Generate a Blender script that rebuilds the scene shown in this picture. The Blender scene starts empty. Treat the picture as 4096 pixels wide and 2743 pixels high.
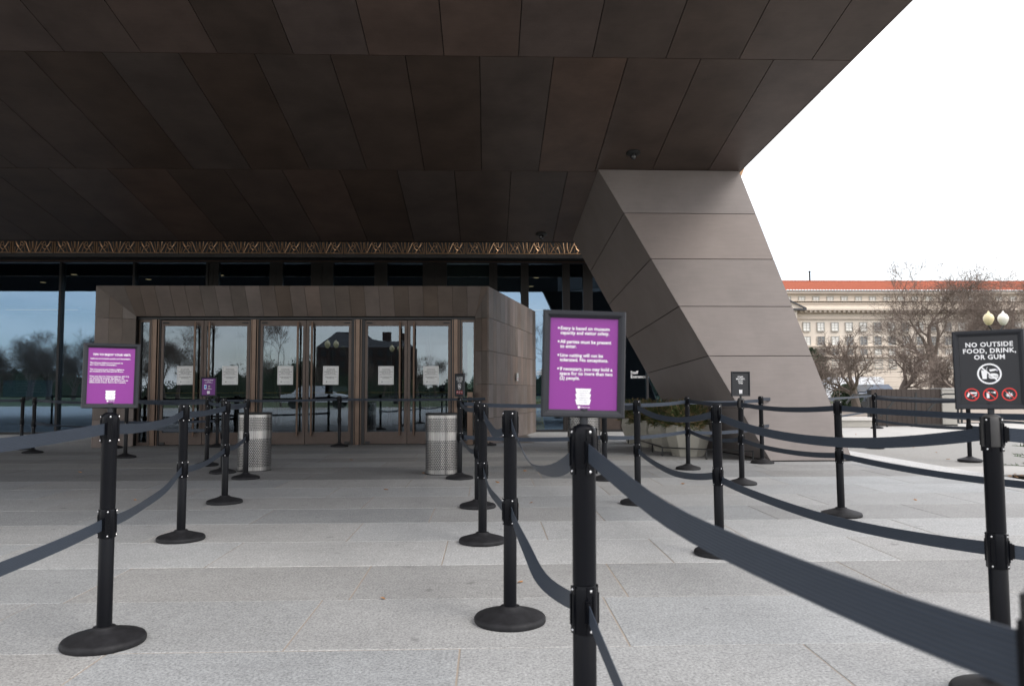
import bpy, math, random
from mathutils import Vector, Matrix, Euler

random.seed(7)
R = math.radians
SC = bpy.context.scene
COL = SC.collection

# ------------------------------------------------------------------ camera
PW, PH, F = 4096.0, 2743.0, 3050.0          # photograph size, focal length in its pixels
CAM = Vector((0, 0, 1.11))
_y = Vector((-98 / F, -190.5 / F, -1)).normalized()
_x = Vector((1, .003, 0)); _x = (_x - _y * _x.dot(_y)).normalized()
_z = _x.cross(_y)
ROT = Matrix((_x, _y, _z))                   # world from camera
cam = bpy.data.cameras.new('camera')
cam.lens = F / PW * 36; cam.sensor_width = 36; cam.clip_start = .05; cam.clip_end = 5000
cam.dof.use_dof = True; cam.dof.focus_distance = 9.5; cam.dof.aperture_fstop = 5.6
cam_o = bpy.data.objects.new('camera', cam); COL.objects.link(cam_o)
cam_o.matrix_world = Matrix.Translation(CAM) @ ROT.to_4x4()
SC.camera = cam_o

# ------------------------------------------------------------------ sky, sun, exposure
SUN_EL, SUN_AZ = R(44), R(126)               # azimuth measured from +Y (facade normal) towards +X
w = bpy.data.worlds.new('World'); SC.world = w; w.use_nodes = True
nt = w.node_tree; nt.nodes.clear()
out = nt.nodes.new('ShaderNodeOutputWorld'); bg = nt.nodes.new('ShaderNodeBackground')
sky = nt.nodes.new('ShaderNodeTexSky'); sky.sky_type = 'NISHITA'; sky.sun_disc = False
sky.sun_elevation = SUN_EL; sky.sun_rotation = SUN_AZ; sky.air_density = 1.0; sky.dust_density = 1.0
tc = nt.nodes.new('ShaderNodeTexCoord'); mp = nt.nodes.new('ShaderNodeMapping')
mp.inputs['Scale'].default_value = (1.3, 1.3, 4.2)
nz = nt.nodes.new('ShaderNodeTexNoise'); nz.inputs['Scale'].default_value = 2.1
nz.inputs['Detail'].default_value = 7; nz.inputs['Roughness'].default_value = .56; nz.inputs['Distortion'].default_value = .5
rp = nt.nodes.new('ShaderNodeValToRGB')
rp.color_ramp.elements[0].position = .38; rp.color_ramp.elements[1].position = .64
rp.color_ramp.elements[0].color = (.4, .4, .4, 1); rp.color_ramp.elements[1].color = (1, 1, 1, 1)
mx = nt.nodes.new('ShaderNodeMix'); mx.data_type = 'RGBA'
skm = nt.nodes.new('ShaderNodeMix'); skm.data_type = 'RGBA'; skm.blend_type = 'MULTIPLY'
skm.inputs[0].default_value = 1
SKY_GAIN = 2.0
skm.inputs[7].default_value = (SKY_GAIN * 1.0, SKY_GAIN * .97, SKY_GAIN * .98, 1)
mx.inputs[7].default_value = (16.2, 15.6, 15.1, 1)
nt.links.new(tc.outputs['Generated'], mp.inputs['Vector']); nt.links.new(mp.outputs[0], nz.inputs['Vector'])
nt.links.new(nz.outputs['Fac'], rp.inputs['Fac']); nt.links.new(rp.outputs['Color'], mx.inputs[0])
nt.links.new(sky.outputs[0], skm.inputs[6]); nt.links.new(skm.outputs[2], mx.inputs[6])
nt.links.new(mx.outputs[2], bg.inputs['Color']); bg.inputs['Strength'].default_value = .12
nt.links.new(bg.outputs[0], out.inputs['Surface'])
sun = bpy.data.lights.new('sun', 'SUN'); sun.energy = 1.5; sun.angle = R(26); sun.color = (1, .95, .88)
sun_o = bpy.data.objects.new('sun', sun); COL.objects.link(sun_o)
sd = Vector((math.sin(SUN_AZ) * math.cos(SUN_EL), math.cos(SUN_AZ) * math.cos(SUN_EL), math.sin(SUN_EL)))
sun_o.rotation_euler = sd.to_track_quat('Z', 'Y').to_euler(); sun_o.location = (0, -20, 30)
SC.view_settings.view_transform = 'Standard'; SC.view_settings.look = 'None'
SC.view_settings.exposure = 0.25; SC.view_settings.gamma = 1
SC.render.engine = 'CYCLES'
SC.cycles.use_denoising = True
SC.cycles.max_bounces = 8; SC.cycles.transparent_max_bounces = 16
SC.cycles.caustics_reflective = False; SC.cycles.caustics_refractive = False
SC.cycles.sample_clamp_indirect = 6

# ------------------------------------------------------------------ photo pixel -> place
def ray(px, py):
    return ROT @ Vector(((px - PW / 2) / F, -(py - PH / 2) / F, -1))
def gp(px, py, z=0.0):                       # point on the level z
    d = ray(px, py); return CAM + d * ((z - CAM.z) / d.z)
def yp(px, py, Y):                           # point on the plane at depth Y
    d = ray(px, py); return CAM + d * (Y / d.y)
def px_of(p):
    c = ROT.transposed() @ (Vector(p) - CAM)
    return (PW / 2 - F * c.x / c.z, PH / 2 + F * c.y / c.z)

# ------------------------------------------------------------------ materials
M = {}
def nodes_of(m):
    return m.node_tree.nodes, m.node_tree.links
def mat(name, col, rough=.5, metal=0, spec=.5, vary=0.0, noise=None, bump=None, island=False, sheen=0):
    """procedural material: base colour, per-object value variation, a noise stain (scale, amount), noise bump (scale, strength)"""
    m = bpy.data.materials.new(name); m.use_nodes = True
    n, l = nodes_of(m); b = n['Principled BSDF']
    b.inputs['Roughness'].default_value = rough; b.inputs['Metallic'].default_value = metal
    b.inputs['Specular IOR Level'].default_value = spec
    if sheen: b.inputs['Sheen Weight'].default_value = sheen
    hs = n.new('ShaderNodeHueSaturation'); hs.inputs['Color'].default_value = (*col, 1)
    val = n.new('ShaderNodeMath'); val.operation = 'ADD'; val.inputs[0].default_value = 1 - vary / 2; val.inputs[1].default_value = 0
    src = val.outputs[0]
    if vary:
        oi = n.new('ShaderNodeObjectInfo'); ml = n.new('ShaderNodeMath'); ml.operation = 'MULTIPLY'
        if island:
            g = n.new('ShaderNodeNewGeometry'); l.new(g.outputs['Random Per Island'], ml.inputs[0])
        else:
            l.new(oi.outputs['Random'], ml.inputs[0])
        ml.inputs[1].default_value = vary; l.new(ml.outputs[0], val.inputs[1])
    tco = n.new('ShaderNodeTexCoord')
    if noise:
        t = n.new('ShaderNodeTexNoise'); t.inputs['Scale'].default_value = noise[0]; t.inputs['Detail'].default_value = 5
        t.inputs['Roughness'].default_value = .65
        l.new(tco.outputs['Object'], t.inputs['Vector'])
        a = n.new('ShaderNodeMath'); a.operation = 'MULTIPLY_ADD'; a.inputs[1].default_value = noise[1] * 2; a.inputs[2].default_value = -noise[1]
        l.new(t.outputs['Fac'], a.inputs[0])
        s = n.new('ShaderNodeMath'); s.operation = 'ADD'; l.new(src, s.inputs[0]); l.new(a.outputs[0], s.inputs[1]); src = s.outputs[0]
    l.new(src, hs.inputs['Value']); l.new(hs.outputs[0], b.inputs['Base Color'])
    if bump:
        t2 = n.new('ShaderNodeTexNoise'); t2.inputs['Scale'].default_value = bump[0]; t2.inputs['Detail'].default_value = 4
        l.new(tco.outputs['Object'], t2.inputs['Vector'])
        bp = n.new('ShaderNodeBump'); bp.inputs['Strength'].default_value = bump[1]; bp.inputs['Distance'].default_value = .01
        l.new(t2.outputs['Fac'], bp.inputs['Height']); l.new(bp.outputs[0], b.inputs['Normal'])
    M[name] = m
    return m

def cladding(name, col, rough, amp=.2, var=1.0):
    """bronze-brown fibre-cement panels: each panel its own tone and warmth, cloudy stains, long scuffs"""
    m = bpy.data.materials.new(name); m.use_nodes = True
    n, l = nodes_of(m); b = n['Principled BSDF']; b.inputs['Roughness'].default_value = rough
    b.inputs['Specular IOR Level'].default_value = .35
    tco = n.new('ShaderNodeTexCoord'); oi = n.new('ShaderNodeObjectInfo')
    ad = n.new('ShaderNodeVectorMath'); ad.operation = 'ADD'
    cv = n.new('ShaderNodeCombineXYZ')
    m5 = n.new('ShaderNodeMath'); m5.operation = 'MULTIPLY'; m5.inputs[1].default_value = 37; l.new(oi.outputs['Random'], m5.inputs[0])
    for i in range(3): l.new(m5.outputs[0], cv.inputs[i])
    l.new(tco.outputs['Object'], ad.inputs[0]); l.new(cv.outputs[0], ad.inputs[1])
    rr = n.new('ShaderNodeValToRGB')
    e = rr.color_ramp.elements
    tone = lambda r_, g_, b_: (col[0] * (1 + (r_ - 1) * var), col[1] * (1 + (g_ - 1) * var), col[2] * (1 + (b_ - 1) * var), 1)
    e[0].position = 0; e[0].color = tone(.96, 1.0, 1.04)
    e[1].position = 1; e[1].color = tone(1.1, .98, .9)
    x = e.new(.35); x.color = tone(.82, .77, .72)
    x = e.new(.7); x.color = tone(1.17, 1.19, 1.25)
    l.new(oi.outputs['Random'], rr.inputs['Fac'])
    t = n.new('ShaderNodeTexNoise'); t.inputs['Scale'].default_value = 1.6; t.inputs['Detail'].default_value = 6; t.inputs['Roughness'].default_value = .6
    l.new(ad.outputs[0], t.inputs['Vector'])
    mp2 = n.new('ShaderNodeMapping'); mp2.inputs['Scale'].default_value = (2, 30, 14); l.new(ad.outputs[0], mp2.inputs['Vector'])
    t2 = n.new('ShaderNodeTexNoise'); t2.inputs['Scale'].default_value = 1.5; t2.inputs['Detail'].default_value = 4
    l.new(mp2.outputs[0], t2.inputs['Vector'])
    mr = n.new('ShaderNodeMapRange'); mr.inputs['From Min'].default_value = .3; mr.inputs['From Max'].default_value = .7
    mr.inputs['To Min'].default_value = 1 - amp; mr.inputs['To Max'].default_value = 1 + amp; l.new(t.outputs['Fac'], mr.inputs['Value'])
    mr2 = n.new('ShaderNodeMapRange'); mr2.inputs['From Min'].default_value = .25; mr2.inputs['From Max'].default_value = .75
    mr2.inputs['To Min'].default_value = .96; mr2.inputs['To Max'].default_value = 1.04; l.new(t2.outputs['Fac'], mr2.inputs['Value'])
    mm = n.new('ShaderNodeMath'); mm.operation = 'MULTIPLY'; l.new(mr.outputs[0], mm.inputs[0]); l.new(mr2.outputs[0], mm.inputs[1])
    hs = n.new('ShaderNodeHueSaturation'); l.new(rr.outputs[0], hs.inputs['Color']); l.new(mm.outputs[0], hs.inputs['Value'])
    l.new(hs.outputs[0], b.inputs['Base Color'])
    bp = n.new('ShaderNodeBump'); bp.inputs['Strength'].default_value = .08; bp.inputs['Distance'].default_value = .01
    l.new(t2.outputs['Fac'], bp.inputs['Height']); l.new(bp.outputs[0], b.inputs['Normal'])
    M[name] = m

def granite(name):
    """flame-finished granite: object colour gives the stone's tone, fine dark and light grain, blotchy wear"""
    m = bpy.data.materials.new(name); m.use_nodes = True
    n, l = nodes_of(m); b = n['Principled BSDF']; b.inputs['Roughness'].default_value = .72
    b.inputs['Specular IOR Level'].default_value = .35
    g = n.new('ShaderNodeNewGeometry'); oi = n.new('ShaderNodeObjectInfo')
    t = n.new('ShaderNodeTexNoise'); t.inputs['Scale'].default_value = 78; t.inputs['Detail'].default_value = 3; t.inputs['Roughness'].default_value = .8
    t3 = n.new('ShaderNodeTexNoise'); t3.inputs['Scale'].default_value = 1.3; t3.inputs['Detail'].default_value = 6; t3.inputs['Roughness'].default_value = .62
    t4 = n.new('ShaderNodeTexNoise'); t4.inputs['Scale'].default_value = 17; t4.inputs['Detail'].default_value = 3
    for q in (t, t3, t4): l.new(g.outputs['Position'], q.inputs['Vector'])
    def rng(s, a, c0, c1):
        r = n.new('ShaderNodeMapRange'); r.inputs['From Min'].default_value = .5 - a; r.inputs['From Max'].default_value = .5 + a
        r.inputs['To Min'].default_value = c0; r.inputs['To Max'].default_value = c1; l.new(s.outputs['Fac'], r.inputs['Value']); return r
    a = rng(t, .2, .5, 1.5); c = rng(t3, .25, .88, 1.12); d = rng(t4, .25, .9, 1.1)
    mm = n.new('ShaderNodeMath'); mm.operation = 'MULTIPLY'; l.new(a.outputs[0], mm.inputs[0]); l.new(c.outputs[0], mm.inputs[1])
    m3 = n.new('ShaderNodeMath'); m3.operation = 'MULTIPLY'; l.new(mm.outputs[0], m3.inputs[0]); l.new(d.outputs[0], m3.inputs[1])
    t5 = n.new('ShaderNodeTexNoise'); t5.inputs['Scale'].default_value = 7; t5.inputs['Detail'].default_value = 2; l.new(g.outputs['Position'], t5.inputs['Vector'])
    sp_ = n.new('ShaderNodeMapRange'); sp_.inputs['From Min'].default_value = .69; sp_.inputs['From Max'].default_value = .74
    sp_.inputs['To Min'].default_value = 1; sp_.inputs['To Max'].default_value = .72; l.new(t5.outputs['Fac'], sp_.inputs['Value'])
    m4 = n.new('ShaderNodeMath'); m4.operation = 'MULTIPLY'; l.new(m3.outputs[0], m4.inputs[0]); l.new(sp_.outputs[0], m4.inputs[1])
    hs = n.new('ShaderNodeHueSaturation'); l.new(oi.outputs['Color'], hs.inputs['Color']); l.new(m4.outputs[0], hs.inputs['Value'])
    l.new(hs.outputs[0], b.inputs['Base Color'])
    bp = n.new('ShaderNodeBump'); bp.inputs['Strength'].default_value = .35; bp.inputs['Distance'].default_value = .002
    l.new(t.outputs['Fac'], bp.inputs['Height']); l.new(bp.outputs[0], b.inputs['Normal'])
    M[name] = m

def glass(name, tint, base, wob=0.0, refl=(.95, .98, 1)):
    m = bpy.data.materials.new(name); m.use_nodes = True
    n, l = nodes_of(m); n.remove(n['Principled BSDF'])
    tr = n.new('ShaderNodeBsdfTransparent'); tr.inputs[0].default_value = (*tint, 1)
    gl = n.new('ShaderNodeBsdfGlossy'); gl.inputs['Roughness'].default_value = 0; gl.inputs['Color'].default_value = (*refl, 1)
    lw = n.new('ShaderNodeLayerWeight'); lw.inputs['Blend'].default_value = .5
    pw = n.new('ShaderNodeMath'); pw.operation = 'POWER'; pw.inputs[1].default_value = 4; l.new(lw.outputs['Facing'], pw.inputs[0])
    ma = n.new('ShaderNodeMath'); ma.operation = 'MULTIPLY_ADD'; ma.inputs[1].default_value = .6; ma.inputs[2].default_value = base
    l.new(pw.outputs[0], ma.inputs[0])
    ms = n.new('ShaderNodeMixShader'); l.new(ma.outputs[0], ms.inputs[0]); l.new(tr.outputs[0], ms.inputs[1]); l.new(gl.outputs[0], ms.inputs[2])
    l.new(ms.outputs[0], n['Material Output'].inputs['Surface'])
    if wob:
        tco = n.new('ShaderNodeTexCoord'); t = n.new('ShaderNodeTexNoise'); t.inputs['Scale'].default_value = 1.1
        l.new(tco.outputs['Object'], t.inputs['Vector'])
        bp = n.new('ShaderNodeBump'); bp.inputs['Strength'].default_value = wob; bp.inputs['Distance'].default_value = .01
        l.new(t.outputs['Fac'], bp.inputs['Height']); l.new(bp.outputs[0], gl.inputs['Normal'])
    M[name] = m

def emit(name, col, s):
    m = bpy.data.materials.new(name); m.use_nodes = True
    n, l = nodes_of(m); b = n['Principled BSDF']; b.inputs['Base Color'].default_value = (*[c * .3 for c in col], 1)
    b.inputs['Emission Color'].default_value = (*col, 1); b.inputs['Emission Strength'].default_value = s
    M[name] = m

def perforated(name):
    """brushed stainless steel with a staggered grid of punched holes in two fields (UV: metres round, metres up)"""
    m = bpy.data.materials.new(name); m.use_nodes = True
    n, l = nodes_of(m); b = n['Principled BSDF']; b.inputs['Metallic'].default_value = 1
    uv = n.new('ShaderNodeUVMap'); sp = n.new('ShaderNodeSeparateXYZ'); l.new(uv.outputs[0], sp.inputs[0])
    def mth(op, a, bb=None, c=None):
        q = n.new('ShaderNodeMath'); q.operation = op
        for i, v in enumerate((a, bb, c)):
            if v is None: continue
            if isinstance(v, (int, float)): q.inputs[i].default_value = v
            else: l.new(v, q.inputs[i])
        return q.outputs[0]
    P = .0262; Q = P * .866
    row = mth('FLOOR', mth('DIVIDE', sp.outputs[1], Q))
    odd = mth('MULTIPLY', mth('MODULO', row, 2), .5)
    fu = mth('SUBTRACT', mth('FRACT', mth('ADD', mth('DIVIDE', sp.outputs[0], P), odd)), .5)
    fv = mth('MULTIPLY', mth('SUBTRACT', mth('FRACT', mth('DIVIDE', sp.outputs[1], Q)), .5), .866)
    r2 = mth('ADD', mth('MULTIPLY', fu, fu), mth('MULTIPLY', fv, fv))
    hole = mth('LESS_THAN', r2, .37 * .37)
    f1 = mth('MULTIPLY', mth('GREATER_THAN', sp.outputs[1], .06), mth('LESS_THAN', sp.outputs[1], .45))
    f2 = mth('MULTIPLY', mth('GREATER_THAN', sp.outputs[1], .56), mth('LESS_THAN', sp.outputs[1], .745))
    fac = mth('MULTIPLY', hole, mth('ADD', f1, f2))
    t = n.new('ShaderNodeTexNoise'); mp3 = n.new('ShaderNodeMapping'); mp3.inputs['Scale'].default_value = (60, .6, 1)
    l.new(uv.outputs[0], mp3.inputs['Vector']); l.new(mp3.outputs[0], t.inputs['Vector']); t.inputs['Scale'].default_value = 1; t.inputs['Detail'].default_value = 3
    rr = n.new('ShaderNodeMapRange'); rr.inputs['To Min'].default_value = .16; rr.inputs['To Max'].default_value = .42; l.new(t.outputs['Fac'], rr.inputs['Value'])
    l.new(rr.outputs[0], b.inputs['Roughness'])
    mc = n.new('ShaderNodeMix'); mc.data_type = 'RGBA'; mc.inputs[6].default_value = (.5, .49, .48, 1); mc.inputs[7].default_value = (.012, .012, .014, 1)
    l.new(fac, mc.inputs[0]); l.new(mc.outputs[2], b.inputs['Base Color'])
    mi = mth('SUBTRACT', 1, fac); l.new(mi, b.inputs['Metallic'])
    bp = n.new('ShaderNodeBump'); bp.inputs['Strength'].default_value = .5; bp.inputs['Distance'].default_value = .004
    l.new(mi, bp.inputs['Height']); l.new(bp.outputs[0], b.inputs['Normal'])
    M[name] = m

def webbing(name):
    """woven nylon belt: ribs along its length (UV v runs across the belt)"""
    m = bpy.data.materials.new(name); m.use_nodes = True
    n, l = nodes_of(m); b = n['Principled BSDF']; b.inputs['Roughness'].default_value = .42
    b.inputs['Specular IOR Level'].default_value = .2
    b.inputs['Sheen Weight'].default_value = 0; b.inputs['Sheen Roughness'].default_value = .4
    uv = n.new('ShaderNodeUVMap'); sp = n.new('ShaderNodeSeparateXYZ'); l.new(uv.outputs[0], sp.inputs[0])
    a = n.new('ShaderNodeMath'); a.operation = 'MULTIPLY'; a.inputs[1].default_value = math.tau * 9; l.new(sp.outputs[1], a.inputs[0])
    s = n.new('ShaderNodeMath'); s.operation = 'SINE'; l.new(a.outputs[0], s.inputs[0])
    t = n.new('ShaderNodeTexNoise'); t.inputs['Scale'].default_value = 1; t.inputs['Detail'].default_value = 4
    mp3 = n.new('ShaderNodeMapping'); mp3.inputs['Scale'].default_value = (14, 30, 1); l.new(uv.outputs[0], mp3.inputs['Vector']); l.new(mp3.outputs[0], t.inputs['Vector'])
    v = n.new('ShaderNodeMath'); v.operation = 'MULTIPLY_ADD'; v.inputs[1].default_value = .16; v.inputs[2].default_value = .78; l.new(s.outputs[0], v.inputs[0])
    v2 = n.new('ShaderNodeMath'); v2.operation = 'MULTIPLY_ADD'; v2.inputs[1].default_value = .6; l.new(t.outputs['Fac'], v2.inputs[0]); l.new(v.outputs[0], v2.inputs[2])
    hs = n.new('ShaderNodeHueSaturation'); hs.inputs['Color'].default_value = (.038, .048, .065, 1); l.new(v2.outputs[0], hs.inputs['Value'])
    l.new(hs.outputs[0], b.inputs['Base Color'])
    bp = n.new('ShaderNodeBump'); bp.inputs['Strength'].default_value = .42; bp.inputs['Distance'].default_value = .001
    l.new(s.outputs[0], bp.inputs['Height']); l.new(bp.outputs[0], b.inputs['Normal'])
    M[name] = m

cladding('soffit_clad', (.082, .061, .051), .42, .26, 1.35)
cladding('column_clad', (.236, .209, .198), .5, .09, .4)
cladding('portal_clad', (.190, .158, .138), .45)
granite('granite')
webbing('belt')
perforated('steel_perforated')
glass('glass_facade', (.62, .67, .68), .22, .03, (.52, .74, 1.0))
glass('glass_door', (.6, .63, .62), .135, .02, (.74, .86, 1.0))
mat('mortar', (.36, .31, .26), .9, noise=(8, .25))
mat('joint_dark', (.02, .018, .017), .8)
mat('post_black', (.004, .0045, .0065), .3, 0, .14, noise=(6, .3), bump=(400, .05))
mat('base_rubber', (.017, .017, .019), .6, 0, .25, noise=(22, .95), bump=(300, .15))
mat('rivet', (.75, .75, .75), .25, 1)
mat('frame_black', (.022, .024, .029), .5, 0, .3, noise=(20, .15), bump=(500, .05))
mat('sign_purple', (.205, .024, .228), .45, noise=(3, .06))
mat('sign_purple_deep', (.12, .015, .17), .45, noise=(3, .06))
mat('sign_black', (.014, .015, .019), .4, noise=(3, .1))
mat('print_white', (.85, .85, .86), .55)
mat('print_grey', (.35, .33, .4), .55)
mat('print_red', (.75, .04, .035), .5)
mat('print_dark', (.06, .06, .065), .6)
mat('paper', (.88, .89, .88), .6, noise=(2, .04))
mat('screen_blue', (.05, .25, .6), .4)
mat('bronze', (.13, .088, .066), .36, .75, noise=(5, .3))
mat('bronze_light', (.17, .12, .092), .34, .8, noise=(5, .25))
mat('door_bronze', (.105, .08, .068), .38, .55, noise=(4, .35))
mat('frame_dim', (.020, .017, .016), .5, .2, noise=(3, .3))
mat('brass', (.55, .36, .12), .28, 1, noise=(20, .2))
mat('lattice_bronze', (.36, .225, .13), .34, .85, noise=(6, .3))
mat('mullion_dark', (.03, .029, .03), .4, .3)
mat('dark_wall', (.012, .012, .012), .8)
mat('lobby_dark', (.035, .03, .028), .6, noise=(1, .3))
mat('lobby_wood', (.10, .055, .028), .5, noise=(3, .3))
mat('lobby_floor', (.06, .055, .05), .3, noise=(1, .2))
mat('concrete', (.40, .385, .35), .8, noise=(4, .14), bump=(60, .2))
mat('planter_concrete', (.44, .42, .36), .8, noise=(5, .12), bump=(90, .15))
mat('concrete_light', (.43, .42, .4), .8, noise=(3, .12))
mat('concrete_pale', (.62, .6, .57), .8, noise=(3, .1))
mat('far_window', (.02, .02, .022), .6)
mat('wall_beige', (.50, .44, .39), .85, noise=(1.5, .1), bump=(40, .2))
mat('soil', (.06, .045, .03), .95, noise=(25, .5), bump=(30, .6))
mat('asphalt', (.07, .07, .07), .9, noise=(.4, .25))
mat('gravel', (.30, .295, .28), .95, noise=(45, .42), bump=(70, .9))
mat('grass', (.055, .075, .022), .95, noise=(.25, .35), bump=(8, .6))
mat('bark', (.12, .095, .08), .9, noise=(3, .35), bump=(20, .5))
mat('twig', (.17, .132, .11), .9, noise=(1, .25))
mat('bark_dark', (.03, .026, .022), .9, noise=(3, .35))
mat('evergreen', (.028, .045, .02), .7, noise=(2.2, .6), vary=.3, island=True)
mat('juniper', (.082, .105, .034), .75, noise=(6, .5), vary=.9, island=True)
mat('juniper_tip', (.26, .18, .085), .8, noise=(8, .4), vary=.6, island=True)
mat('fir', (.06, .12, .035), .7, noise=(9, .4), vary=.5, island=True)
mat('leaf_dry', (.36, .18, .07), .8, noise=(30, .4), vary=.7)
mat('limestone', (.70, .62, .53), .85, noise=(.35, .12), bump=(3, .2))
mat('limestone_trim', (.6, .52, .44), .85, noise=(.5, .15))
mat('roof_tile', (.37, .12, .075), .9, 0, .1, noise=(2, .3), bump=(6, .6))
mat('window_frame', (.42, .4, .36), .6)
mat('window_pane', (.10, .11, .12), .08, 0, .9)
mat('window_pale', (.8, .79, .75), .3)  # even pale colour for the whitish panes
mat('wall_brown', (.034, .023, .018), .6, noise=(2, .25))
mat('car_white', (.75, .76, .78), .25, noise=(1, .03))
mat('car_blue', (.10, .12, .16), .3, .2, noise=(1, .05))
mat('car_glass', (.02, .025, .03), .08)
mat('tyre', (.015, .015, .015), .8)
mat('globe_white', (.8, .78, .7), .3)
mat('globe_cream', (.72, .62, .38), .3)
mat('iron', (.015, .016, .016), .5)
mat('plastic_yellow', (.78, .56, .02), .4)
mat('box_grey', (.55, .56, .56), .5)
mat('far_brick', (.05, .032, .028), .9, noise=(.3, .25))
mat('far_slate', (.06, .06, .065), .7, noise=(.3, .2))
mat('dome_glass', (.02, .02, .022), .06, 0, .8)
emit('screen_glow', (.02, .10, .22), .1)
emit('lamp_glow', (1, .75, .42), .5)
emit('far_daylight', (.72, .85, .66), .75)
emit('cove_glow', (1, .66, .25), .35)

# rows of ribs on the roof tiles / vertical boards come from geometry below

# ------------------------------------------------------------------ mesh helpers
class MB:
    def __init__(s): s.v = []; s.f = []; s.m = []; s.uv = None
    def add(s, vs, fs, mi=0):
        k = len(s.v); s.v += [tuple(v) for v in vs]
        for f in fs: s.f.append(tuple(i + k for i in f)); s.m.append(mi)
        return s
    def box(s, x0, x1, y0, y1, z0, z1, mi=0):
        return s.add([(x0, y0, z0), (x1, y0, z0), (x1, y1, z0), (x0, y1, z0), (x0, y0, z1), (x1, y0, z1), (x1, y1, z1), (x0, y1, z1)],
                     [(0, 3, 2, 1), (4, 5, 6, 7), (0, 1, 5, 4), (1, 2, 6, 5), (2, 3, 7, 6), (3, 0, 4, 7)], mi)
    def slab(s, quad, n, mi=0):                          # a flat panel: quad (outward counter-clockwise) pushed back by -n
        q = [Vector(p) for p in quad]; b = [p - Vector(n) for p in q]; k = len(q)
        fs = [tuple(range(k)), tuple(range(2 * k - 1, k - 1, -1))]
        for i in range(k): j = (i + 1) % k; fs.append((i, i + k, j + k, j))
        return s.add(q + b, fs, mi)
    def lathe(s, prof, seg=24, c=(0, 0, 0), mi=0, cap=True):
        vs = []
        for r, z in prof:
            for i in range(seg):
                a = math.tau * i / seg; vs.append((c[0] + r * math.cos(a), c[1] + r * math.sin(a), c[2] + z))
        fs = []
        for k in range(len(prof) - 1):
            for i in range(seg):
                j = (i + 1) % seg; fs.append((k * seg + i, k * seg + j, (k + 1) * seg + j, (k + 1) * seg + i))
        if cap:
            fs.append(tuple(range(seg - 1, -1, -1))); fs.append(tuple((len(prof) - 1) * seg + i for i in range(seg)))
        return s.add(vs, fs, mi)
    def tube(s, pts, r, seg=6, mi=0, cap=True):
        pts = [Vector(p) for p in pts]; rs = r if isinstance(r, (list, tuple)) else [r] * len(pts)
        vs = []; up = Vector((.13, .31, .94))
        for i, p in enumerate(pts):
            d = (pts[min(i + 1, len(pts) - 1)] - pts[max(i - 1, 0)]).normalized()
            a = d.cross(up)
            if a.length < 1e-3: a = d.cross(Vector((1, 0, 0)))
            a.normalize(); b = d.cross(a)
            for k in range(seg):
                t = math.tau * k / seg; vs.append(p + (a * math.cos(t) + b * math.sin(t)) * rs[i])
        fs = []
        for i in range(len(pts) - 1):
            for k in range(seg):
                j = (k + 1) % seg; fs.append((i * seg + k, (i + 1) * seg + k, (i + 1) * seg + j, i * seg + j))
        if cap:
            fs.append(tuple(range(seg))); fs.append(tuple(range(len(pts) * seg - 1, (len(pts) - 1) * seg - 1, -1)))
        return s.add(vs, fs, mi)
    def beam(s, a, b, wx, wz, mi=0):                     # rectangular bar between two points
        a, b = Vector(a), Vector(b); d = (b - a).normalized()
        u = d.cross(Vector((0, 0, 1)))
        if u.length < 1e-3: u = Vector((1, 0, 0))
        u.normalize(); v = u.cross(d); u *= wx / 2; v *= wz / 2
        vs = [a - u - v, a + u - v, a + u + v, a - u + v, b - u - v, b + u - v, b + u + v, b - u + v]
        return s.add(vs, [(0, 3, 2, 1), (4, 5, 6, 7), (0, 1, 5, 4), (1, 2, 6, 5), (2, 3, 7, 6), (3, 0, 4, 7)], mi)
    def shift(s, off):
        s.v = [(v[0] - off[0], v[1] - off[1], v[2] - off[2]) for v in s.v]; return s
    def mesh(s, name, mats, smooth=False):
        me = bpy.data.meshes.new(name); me.from_pydata(s.v, [], s.f)
        for x in (mats if isinstance(mats, (list, tuple)) else [mats]): me.materials.append(M[x])
        if len(set(s.m)) > 1: me.polygons.foreach_set('material_index', s.m)
        if smooth:
            me.polygons.foreach_set('use_smooth', [True] * len(me.polygons))
            try: me.set_sharp_from_angle(angle=R(38))
            except Exception: pass
        if s.uv:
            ul = me.uv_layers.new(name='UVMap')
            for lp in me.loops: ul.data[lp.index].uv = s.uv[lp.vertex_index]
        me.update(); return me

def link(name, me, parent=None, loc=None, rot=None):
    o = bpy.data.objects.new(name, me); COL.objects.link(o)
    if parent: o.parent = parent
    if loc is not None: o.location = loc
    if rot is not None: o.rotation_euler = rot
    return o
def tag(o, label=None, cat=None, group=None, kind=None):
    if label: o['label'] = label
    if cat: o['category'] = cat
    if group: o['group'] = group
    if kind: o['kind'] = kind
    return o
def thing(name, label, cat, loc=(0, 0, 0), rz=0, group=None):
    o = bpy.data.objects.new(name, None); COL.objects.link(o); o.location = loc; o.rotation_euler = (0, 0, rz)
    o.empty_display_size = .1
    return tag(o, label, cat, group)
def part(th, name, mb, mats, smooth=False):              # mb in world coordinates of a thing that is not rotated
    o = th; off = Vector((0, 0, 0))
    while o: off += Vector(o.location); o = o.parent
    return link(name, mb.shift(off).mesh(name, mats, smooth), th)
def lpart(th, name, mb, mats, smooth=False):             # mb already in local coordinates
    return link(name, mb.mesh(name, mats, smooth), th)
def structure(name, mb, mats):
    return tag(link(name, mb.mesh(name, mats)), kind='structure')
def copy_tree(o, parent=None):
    c = o.copy(); COL.objects.link(c); c.parent = parent
    for ch in o.children: copy_tree(ch, c)
    return c

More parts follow.
